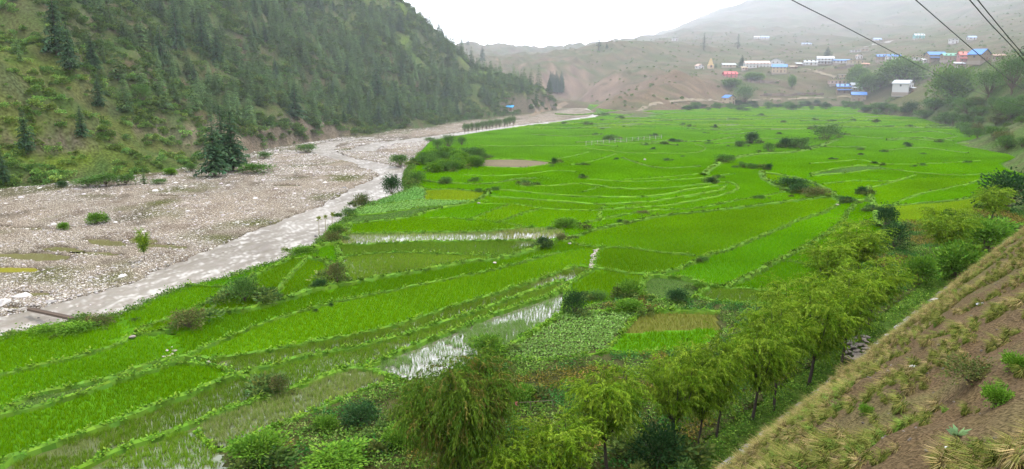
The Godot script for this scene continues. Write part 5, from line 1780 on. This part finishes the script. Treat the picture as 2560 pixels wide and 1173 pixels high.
func village() -> void:
	var blue := Color(0.055, 0.14, 0.32)
	var grey := Color(0.25, 0.265, 0.27)
	var red := Color(0.36, 0.065, 0.07)
	var cream := Color(0.29, 0.23, 0.15)
	var white := Color(0.34, 0.33, 0.31)
	var stone := Color(0.17, 0.135, 0.095)
	var pink := Color(0.36, 0.26, 0.22)
	# label, x, base y, width, storeys, depth/width, style, roof, wall, turn, porch
	for h in [["small cream house with a blue roof beside the large round tree", 1829, 262, 23, 2.0, 0.9, "gable_front", blue, cream, 0.5, false], ["red-roofed pink house alone under the village edge", 1828, 196, 30, 1.4, 0.6, "gable", red, Color(0.33, 0.12, 0.12), 0.1, false], ["small white gabled house at the village's left end", 1753, 175, 16, 1.4, 0.9, "gable_front", pink, white, 0.4, false], ["long low cream house with a grey roof right of the shrine", 1823, 169, 31, 1.0, 0.35, "gable", grey, cream, 0.0, false], ["long cream building with a pale pinkish roof", 1894, 171, 56, 1.7, 0.35, "gable", pink, white, 0.0, false], ["white building with a big grey gable", 1938, 168, 36, 1.8, 0.8, "gable_front", grey, white, -0.4, false], ["two-storey cream house with a blue roof in front of the white gable", 1948, 183, 32, 2.0, 0.7, "gable", blue, cream, -0.3, false], ["low white house with a pale roof left of the porch house", 2028, 164, 29, 1.1, 0.5, "gable", grey, white, 0.0, false], ["two-storey white house with a porch and grey roof", 2064, 161, 36, 2.0, 0.5, "gable", grey, white, -0.2, true], ["long low building with a blue roof", 2104, 159, 40, 1.0, 0.3, "shed", blue, white, 0.0, false], ["flat-roofed tan house right of the long blue roof", 2142, 160, 34, 1.2, 0.4, "flat", cream, cream, 0.0, false], ["low flat-roofed cream house on the middle slope", 2100, 211, 44, 1.1, 0.35, "flat", cream, pink, 0.0, false], ["thin flat-roofed pavilion above the low cream house", 2117, 195, 30, 1.0, 0.3, "flat", white, cream, 0.0, false], ["tall stone house with a blue roof and porch on the middle slope", 2111, 235, 32, 2.2, 0.6, "gable", blue, stone, -0.25, true], ["white house with grey roof between the two stone houses", 2143, 228, 25, 1.8, 0.7, "gable", grey, white, 0.0, true], ["lower stone house with a blue roof beside a white tank", 2147, 255, 30, 2.0, 0.7, "gable", blue, stone, -0.3, false], ["tall white house with a grey gable and a stone wing", 2277, 233, 27, 2.3, 1.3, "gable_front", grey, white, 0.75, true], ["grey house with a blue roof at the village's upper left", 2208, 152, 24, 1.4, 0.6, "gable", blue, stone, -0.2, false], ["house with a bright blue roof left of the village centre", 2236, 150, 28, 1.2, 0.5, "gable", blue, white, 0.0, false], ["cluster house with a flat roof in the village centre", 2297, 153, 36, 1.1, 0.4, "flat", cream, white, 0.0, false], ["blue-roofed house in the village centre", 2344, 152, 36, 1.8, 0.6, "gable", blue, stone, 0.0, true], ["house with a dull green roof beside the blue-roofed one", 2376, 152, 28, 1.5, 0.6, "gable", Color(0.10, 0.22, 0.16), stone, 0.0, false], ["pink house with a salmon roof in the upper village", 2424, 156, 38, 2.1, 0.6, "gable", Color(0.38, 0.10, 0.08), Color(0.26, 0.13, 0.12), -0.2, true], ["grey house with a wide blue gable right of the pink house", 2464, 154, 44, 1.6, 0.6, "gable_front", blue, stone, 0.6, false], ["teal house alone on the misty slope", 2300, 97, 20, 1.4, 0.6, "gable", Color(0.3, 0.36, 0.35), Color(0.12, 0.26, 0.23), 0.0, false], ["small white house on the misty slope", 2387, 110, 16, 1.8, 0.7, "flat", white, white, 0.0, false], ["small pale blue roof on the misty slope, right of the white house", 2432, 100, 16, 1.0, 0.6, "gable", Color(0.2, 0.27, 0.38), white, 0.0, false], ["pale blue roof above the white track", 2195, 103, 16, 0.8, 0.6, "gable", Color(0.2, 0.26, 0.38), white, 0.0, false], ["faint white house on the misty ridge at left", 1688, 103, 14, 1.2, 0.6, "flat", white, white, 0.0, false], ["faint house with a pale roof on the misty slope", 1893, 98, 12, 1.0, 0.6, "gable", white, white, 0.0, false], ["faint house with a bluish roof on the misty slope", 1913, 98, 18, 0.9, 0.5, "gable", Color(0.2, 0.26, 0.36), white, 0.0, false], ["faint long blue shed on the misty slope", 2018, 113, 20, 0.6, 0.4, "shed", Color(0.2, 0.26, 0.38), white, 0.0, false], ["small white house above the tan one", 2150, 148, 12, 1.2, 0.8, "gable_front", pink, white, 0.0, false], ["low white house in the far hamlet row", 2140, 131, 20, 0.8, 0.4, "flat", white, white, 0.0, false], ["second low white house in the far hamlet row", 2163, 128, 16, 0.8, 0.4, "flat", white, cream, 0.0, false], ["small stone shed left of the porch house", 2000, 166, 13, 0.8, 0.7, "shed", grey, stone, 0.2, false], ["low stone shed in front of the blue-roofed cream house", 1985, 173, 16, 0.7, 0.6, "shed", stone, stone, 0.0, false], ["small rusty-roofed shed under the tan flat-roofed house", 2165, 168, 14, 0.8, 0.7, "shed", Color(0.2, 0.1, 0.06), stone, -0.2, false], ["small white shed left of the central blue roof", 2316, 158, 14, 0.9, 0.6, "shed", white, white, 0.1, false], ["low grey shed under the pink house", 2400, 166, 18, 0.7, 0.6, "shed", grey, stone, 0.0, false], ["low brown shed at the right end of the upper village", 2500, 150, 20, 0.8, 0.6, "shed", Color(0.16, 0.1, 0.07), stone, -0.2, false], ["small cream house half hidden under the upper village", 2262, 160, 18, 1.1, 0.6, "gable", grey, cream, 0.2, false], ["small pink-walled shed beside the long cream building", 1862, 176, 12, 0.8, 0.7, "shed", cream, pink, 0.0, false], ["tiny hut with a bright blue roof on the far left bank", 1272, 279, 17, 1.0, 0.7, "shed", Color(0.035, 0.2, 0.42), stone, -0.2, false]]:
		house(h[0], h[1], h[2], h[3], h[4], h[5], h[6], h[7], h[8], h[9], h[10])
	# shrine of stacked roofs
	var at := hit(1778, 172, 200)
	var k := at.distance_to(EYE) / F
	var w := 13.0 * k
	var o := thing("shrine", "cream tiered shrine with a pointed top", "shrine", at)
	var g := Geo.new()
	g.box(Vector3(-w / 2, -2, -w), Vector3(w / 2, 8.0 * k, 0), Color(0.33, 0.25, 0.18))
	part("wall", g.mesh(), M.plaster, o)
	for e in 3:
		var r := Geo.new()
		var a := w * (0.75 - e * 0.2)
		var y := (8.0 + e * 5.0) * k
		var c := Vector3(0, 0, -w / 2)
		for q in 4:
			var p0 := c + Vector3(cos(PI / 4 + q * PI / 2), 0, sin(PI / 4 + q * PI / 2)) * a
			var p1 := c + Vector3(cos(PI / 4 + (q + 1) * PI / 2), 0, sin(PI / 4 + (q + 1) * PI / 2)) * a
			var up := Vector3.UP * (y + 5.0 * k)
			r.quad(p0 + Vector3.UP * y, c + (p0 - c) * 0.45 + up, c + (p1 - c) * 0.45 + up, p1 + Vector3.UP * y, Color(0.33, 0.24, 0.12))
		part("roof_tier", r.mesh(), M.plaster, o)
	var f := Geo.new()
	f.tube([Vector3(0, 22 * k, -w / 2), Vector3(0, 25 * k, -w / 2)], [w * 0.14, 0.02], Color(0.36, 0.3, 0.18))
	part("finial", f.mesh(), M.plaster, o)
	win(o, 0, 1.0, 0, 1.4, 2.2, Color(0.2, 0.12, 0.08))
	for q in [[2010, 182, "wooden power pole between the two halves of the village"], [2190, 172, "wooden power pole beside the big hazy tree"], [2475, 170, "wooden power pole below the wide blue gable"], [1990, 262, "wooden power pole at the dirt track"]]:
		var foot := hit(q[0], q[1], 200)
		var pole := thing("power_pole", q[2], "power pole", foot)
		var pg := Geo.new()
		pg.tube([Vector3(0, -0.5, 0), Vector3(0, 7.5, 0)], [0.14, 0.09], Color(0.12, 0.09, 0.07), 6)
		part("pole", pg.mesh(), M.bark, pole)
		var cg := Geo.new()
		cg.box(Vector3(-0.8, 6.8, -0.08), Vector3(0.8, 6.95, 0.08), Color(0.12, 0.09, 0.07))
		part("crossarm", cg.mesh(), M.bark, pole)
	# walls and tracks
	var pale := Color(0.22, 0.185, 0.135)
	track("dirt_track_path", "pale dirt track crossing the slope above the rice fields", [1545, 278, 1620, 264, 1700, 252, 1775, 250, 1850, 250, 1960, 248, 2050, 245, 2100, 240, 2130, 243], 3.0, pale)
	track("hill_path", "faint path dropping from the village to the slope", [1990, 172, 2030, 176, 2060, 186, 2090, 192], 3.0, pale)
	track("white_track_path", "white track climbing the misty slope", [2165, 118, 2190, 110, 2215, 104, 2230, 103], 5.0, Color(0.3, 0.28, 0.26))
	track("spur_track_path", "pale track round the foot of the spur", [1330, 290, 1350, 276, 1370, 270, 1400, 264, 1418, 257], 4.0, Color(0.2, 0.155, 0.11))
	for s in [["dark stone retaining wall under the red house", [1950, 204, 1900, 206, 1870, 205]], ["dark stone wall below the long blue roof", [2086, 168, 2110, 170, 2140, 168]], ["stone wall in front of the upper village", [2370, 163, 2420, 166, 2450, 160]], ["field wall along the dirt track", [1900, 241, 1980, 240, 2060, 238]]]:
		var line := []
		for i in range(0, s[1].size(), 2): line.append(hit(s[1][i], s[1][i + 1], 200))
		var wg := Geo.new()
		for i in line.size() - 1:
			var n := 8
			for e in n:
				var a: Vector3 = line[i].lerp(line[i + 1], float(e) / n)
				var b: Vector3 = line[i].lerp(line[i + 1], float(e + 1) / n)
				a.y = ground(a.x, -a.z)
				b.y = ground(b.x, -b.z)
				var up := Vector3.UP * rng.randf_range(1.2, 1.7)
				var back := Vector3(0, 0, -0.6)
				var col := tone(Color(0.12, 0.095, 0.075), 0.25)
				wg.quad(a + up, b + up, b - Vector3.UP, a - Vector3.UP, col)
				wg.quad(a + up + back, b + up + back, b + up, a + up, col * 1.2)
		tag(part("stone_wall", wg.mesh(), M.stone), s[0], "stone wall")

func small_things() -> void:
	wire("lowest power line slanting across the village", [1900, -48, 26, 1980, 0, 29, 2099, 60, 34, 2248, 138, 43, 2337, 184, 52, 2437, 228, 68, 2560, 268, 105, 2640, 286, 160])
	wire("second power line, over the pink house", [2220, -60, 24, 2290, 0, 27, 2359, 60, 31, 2448, 137, 39, 2492, 173, 46, 2559, 224, 62, 2640, 270, 100])
	wire("left of the two close power lines at the top right", [2370, -60, 23, 2425, 0, 26, 2477, 60, 30, 2532, 118, 36, 2580, 175, 46])
	wire("right of the two close power lines at the top right", [2395, -60, 23, 2445, 0, 26, 2494, 60, 30, 2543, 118, 36, 2590, 172, 46])
	# plank beam over the river
	var a := on(80, 774, -1.5)
	var b := on(214, 803, -0.9)
	var bridge := thing("plank_bridge", "old dark plank beam laid across the river at the left", "footbridge", a, atan2(-(b.z - a.z), b.x - a.x))
	var l := a.distance_to(b)
	for e in 2:
		var g := Geo.new()
		g.box(Vector3(-0.6, -0.14, -0.3 + e * 0.31), Vector3(l + 0.5, 0.1, -0.01 + e * 0.3), tone(Color(0.055, 0.042, 0.034), 0.2))
		part("beam", g.mesh(), M.bark, bridge)
	bridge.rotation.z = asin((b.y - a.y) / l)
	# stone path and loose stones in the fields
	var kinds_of := [rock(0.4), rock(0.5), rock(0.45)]
	var mats := []
	for c in [Color(0.19, 0.16, 0.12), Color(0.14, 0.12, 0.092), Color(0.22, 0.19, 0.15)]:
		var m := StandardMaterial3D.new()
		m.albedo_color = c.linear_to_srgb()
		m.roughness = 0.85
		mats.append(m)
	var path := thing("stepping_stone_path", "short path of pale stones between two rice fields", "stone path", on(1487, 645))
	for i in 26:
		var q := i / 25.0
		var p := on(lerpf(1493, 1480, pow(q, 0.8)) + sin(q * 3.0) * -3.0, lerpf(625, 670, q), 0.3) + rv(0.25)
		p.y = 0.32
		var s := part("stone", kinds_of[i % 3], mats[i % 3], path)
		s.transform = Transform3D(Basis(Vector3.UP, rng.randf() * 6.0) * Basis.from_scale(Vector3(0.8, 0.4, 0.5) * rng.randf_range(0.5, 0.95)), p - path.position)
	for st in [[1237, 657, 0.5, "tan boulder on the bank under the olive field"], [1424, 609, 0.55, "pinkish stone beside the reddish bush"], [521, 906, 0.45, "white stone on the bund corner"], [330, 842, 0.5, "pale stone where the left bunds meet"], [1197, 508, 0.7, "grey rock at the end of the track bank"], [2093, 512, 0.7, "pale rock at the turn of the winding bund"], [1612, 399, 0.9, "pale rock on the stony upper bank"], [2230, 1040, 0.0, ""]]:
		if st[2] == 0.0: continue
		var s := part("field_stone", kinds_of[rng.randi() % 3], mats[rng.randi() % 3])
		var p := on(st[0], st[1], 0.35)
		s.transform = Transform3D(Basis(Vector3.UP, rng.randf() * 6.0) * Basis.from_scale(Vector3(st[2], st[2], st[2])), p)
		tag(s, st[3], "stone")
	var foot := thing("footpath_stones", "pale flat stones of the muddy footpath near the lower left bunds", "stone path", on(410, 890))
	for i in 9:
		var p := on(405 + rng.randf() * 40, 868 + rng.randf() * 30, 0.15)
		p.y = 0.18
		var s := part("stone", kinds_of[i % 3], mats[i % 3], foot)
		s.transform = Transform3D(Basis(Vector3.UP, rng.randf() * 6.0) * Basis.from_scale(Vector3(0.5, 0.25, 0.35) * rng.randf_range(0.4, 0.9)), p - foot.position)
	# dry-stone bank by the canal
	var dark_stone: StandardMaterial3D = mats[1].duplicate()
	dark_stone.albedo_color = Color(0.085, 0.072, 0.055).linear_to_srgb()
	var sw := thing("stone_bank", "stacked dry stones on the canal bank beside the willow foot", "stone wall", on(2130, 885))
	for i in 40:
		var p := on(2112 + rng.randf() * 60, 905 - rng.randf() * 50, 0.1)
		p.y = rng.randf_range(0.0, 0.7)
		var s := part("stone", kinds_of[i % 3], dark_stone, sw)
		s.transform = Transform3D(Basis(Vector3.UP, rng.randf() * 6.0) * Basis.from_scale(Vector3(0.7, 0.5, 0.5) * rng.randf_range(0.6, 1.3)), p - sw.position)
	# litter, stones and single plants on the near slope
	for q in [[2453, 762, 20, 8, Color(0.2, 0.2, 0.21), "flat grey stone on the bare slope", "stone"], [2283, 916, 17, 8, Color(0.36, 0.355, 0.35), "crumpled white scrap lying on the slope", "litter"], [2296, 951, 9, 7, Color(0.25, 0.21, 0.18), "small pale stone under the white scrap", "stone"], [2053, 1135, 9, 7, Color(0.25, 0.21, 0.17), "small tan stone low on the slope", "stone"], [2345, 752, 26, 12, Color(0.18, 0.17, 0.15), "half-buried grey rock at the slope's grassy edge", "stone"], [2370, 1128, 16, 8, Color(0.34, 0.34, 0.33), "white scrap under the leafy rosette", "litter"], [2443, 1124, 8, 6, Color(0.34, 0.34, 0.33), "small white scrap right of the leafy rosette", "litter"], [2552, 900, 8, 10, Color(0.34, 0.34, 0.33), "white scrap near the right edge", "litter"]]:
		var p := slope_at(q[0], q[1])
		var k: float = p.distance_to(EYE) / F
		var s := part("litter_scrap" if q[6] == "litter" else "slope_stone", kinds_of[rng.randi() % 3], M.stone)
		var m := StandardMaterial3D.new()
		m.albedo_color = q[4].linear_to_srgb()
		m.roughness = 0.8
		s.material_override = m
		s.transform = Transform3D(Basis(Vector3.UP, rng.randf()) * Basis.from_scale(Vector3(q[2], q[3] * 1.5, q[2] * 0.8) * k), p)
		tag(s, q[5], q[6])
	var ros := Geo.new()
	for i in 12:
		var ang := i * 2.4
		leaf(ros, Vector3.ZERO, Vector3(cos(ang), 0.55, sin(ang)).normalized(), 0.3 - i * 0.008, 0.11, tone(Color(0.12, 0.19, 0.08), 0.15))
	var rp := slope_at(2395, 1090)
	var rosette := part("leafy_rosette", ros.mesh(), M.leaf)
	rosette.transform = Transform3D(Basis.from_scale(Vector3.ONE * 0.62), rp)
	tag(rosette, "pale broad-leaved rosette plant on the bare slope", "plant")
	for q in [[2425, 960, 130, 60, "tangled green and brown shrublet in the middle of the slope"], [2490, 1010, 60, 46, "bright green leafy plant under the shrublet"], [2165, 1035, 34, 26, "small green plant low on the slope"], [2540, 930, 60, 40, "green shrublet at the right edge of the slope"]]:
		var p := slope_at(q[0], q[1])
		var k: float = p.distance_to(EYE) / F
		var list: Array = M.brown_bush if q[2] > 100 else M.bright_bush
		var src: Node3D = list[0]
		src.set_meta("stem", "slope_shrub")
		copy(src, q[4], "shrub", p - Vector3(0, 0.05, 0), 1.0, Vector3(q[2] * k / 2.6, q[3] * k / 2.2, q[2] * k / 2.6))
	# spindly plants on the river bank
	for q in [[797, 583, 36, "left of three spindly tufted stems on the river bank"], [813, 575, 32, "middle of three spindly tufted stems on the river bank"], [830, 566, 30, "right of three spindly tufted stems on the river bank"]]:
		var p := on(q[0], q[1], -1.2)
		var k: float = p.distance_to(EYE) / F
		var o := thing("tufted_stem", q[3], "plant", p)
		var h: float = q[2] * k
		var g := Geo.new()
		g.tube([Vector3(0, -0.4, 0), Vector3(0.1, h, 0)], [0.06, 0.04], Color(0.2, 0.17, 0.1), 5)
		part("stem", g.mesh(), M.bark, o)
		var t := Geo.new()
		for i in 40:
			leaf(t, Vector3(0.1, h * 0.97, 0), (rv() + Vector3.UP * 0.4).normalized(), h * 0.26, 0.12, tone(Color(0.14, 0.17, 0.03), 0.3))
		part("tuft", t.mesh(), M.leaf, o)
	# wire fence with posts in the far middle field
	var fence := thing("wire_fence", "thin post and wire fence round a plot in the far middle fields", "fence", on(1560, 362))
	var posts := []
	for i in 14:
		var p := on(1465 + i * 14.5, 366.0 - i * 1.3, 0.0)
		posts.append(p - fence.position)
		var g := Geo.new()
		g.box(posts[i] + Vector3(-0.06, -0.2, -0.06), posts[i] + Vector3(0.06, 1.7, 0.06), Color(0.3, 0.28, 0.25))
		part("post", g.mesh(), M.paint, fence)
	for y in [0.6, 1.1, 1.6]:
		var g := Geo.new()
		var line := []
		var radii := []
		for p in posts:
			line.append(p + Vector3(0, y, 0))
			radii.append(0.02)
		g.tube(line, radii, Color(0.4, 0.42, 0.4), 3)
		part("wire", g.mesh(), M.paint, fence)
	# a rail with a pink cloth in the garden
	var rail := thing("garden_rail", "low pole rail in the garden behind the willows", "rail", on(1325, 1040))
	var r0 := on(1270, 1042, 0.0) - rail.position
	var r1 := on(1382, 1034, 0.0) - rail.position
	var rg := Geo.new()
	rg.tube([r0 + Vector3(0, 1.0, 0), r1 + Vector3(0, 1.0, 0)], [0.028, 0.028], Color(0.09, 0.075, 0.05), 5)
	part("pole", rg.mesh(), M.bark, rail)
	for q in [r0, r1, (r0 + r1) * 0.5]:
		var g := Geo.new()
		g.tube([q + Vector3(0, -0.2, 0), q + Vector3(0, 1.05, 0)], [0.035, 0.03], Color(0.09, 0.075, 0.05), 5)
		part("post", g.mesh(), M.bark, rail)
	var cl := Geo.new()
	cl.box(Vector3(-0.12, -0.2, -0.06), Vector3(0.12, 0.07, 0.06), Color(0.35, 0.1, 0.1))
	var cloth := part("pink_cloth", cl.mesh(), M.plaster)
	cloth.position = rail.position + r0.lerp(r1, 0.2) + Vector3(0, 1.0, 0)
	tag(cloth, "small pink cloth hung over the garden rail", "cloth")

func slope_at(px: float, py: float) -> Vector3:
	var s := sight(px, py)
	var d := 3.0
	while d < 60.0:
		var p := EYE + s * d
		if p.y < h_near(p.x, d): return Vector3(p.x, h_near(p.x, d), -d)
		d += 0.1
	return EYE + s * 12.0
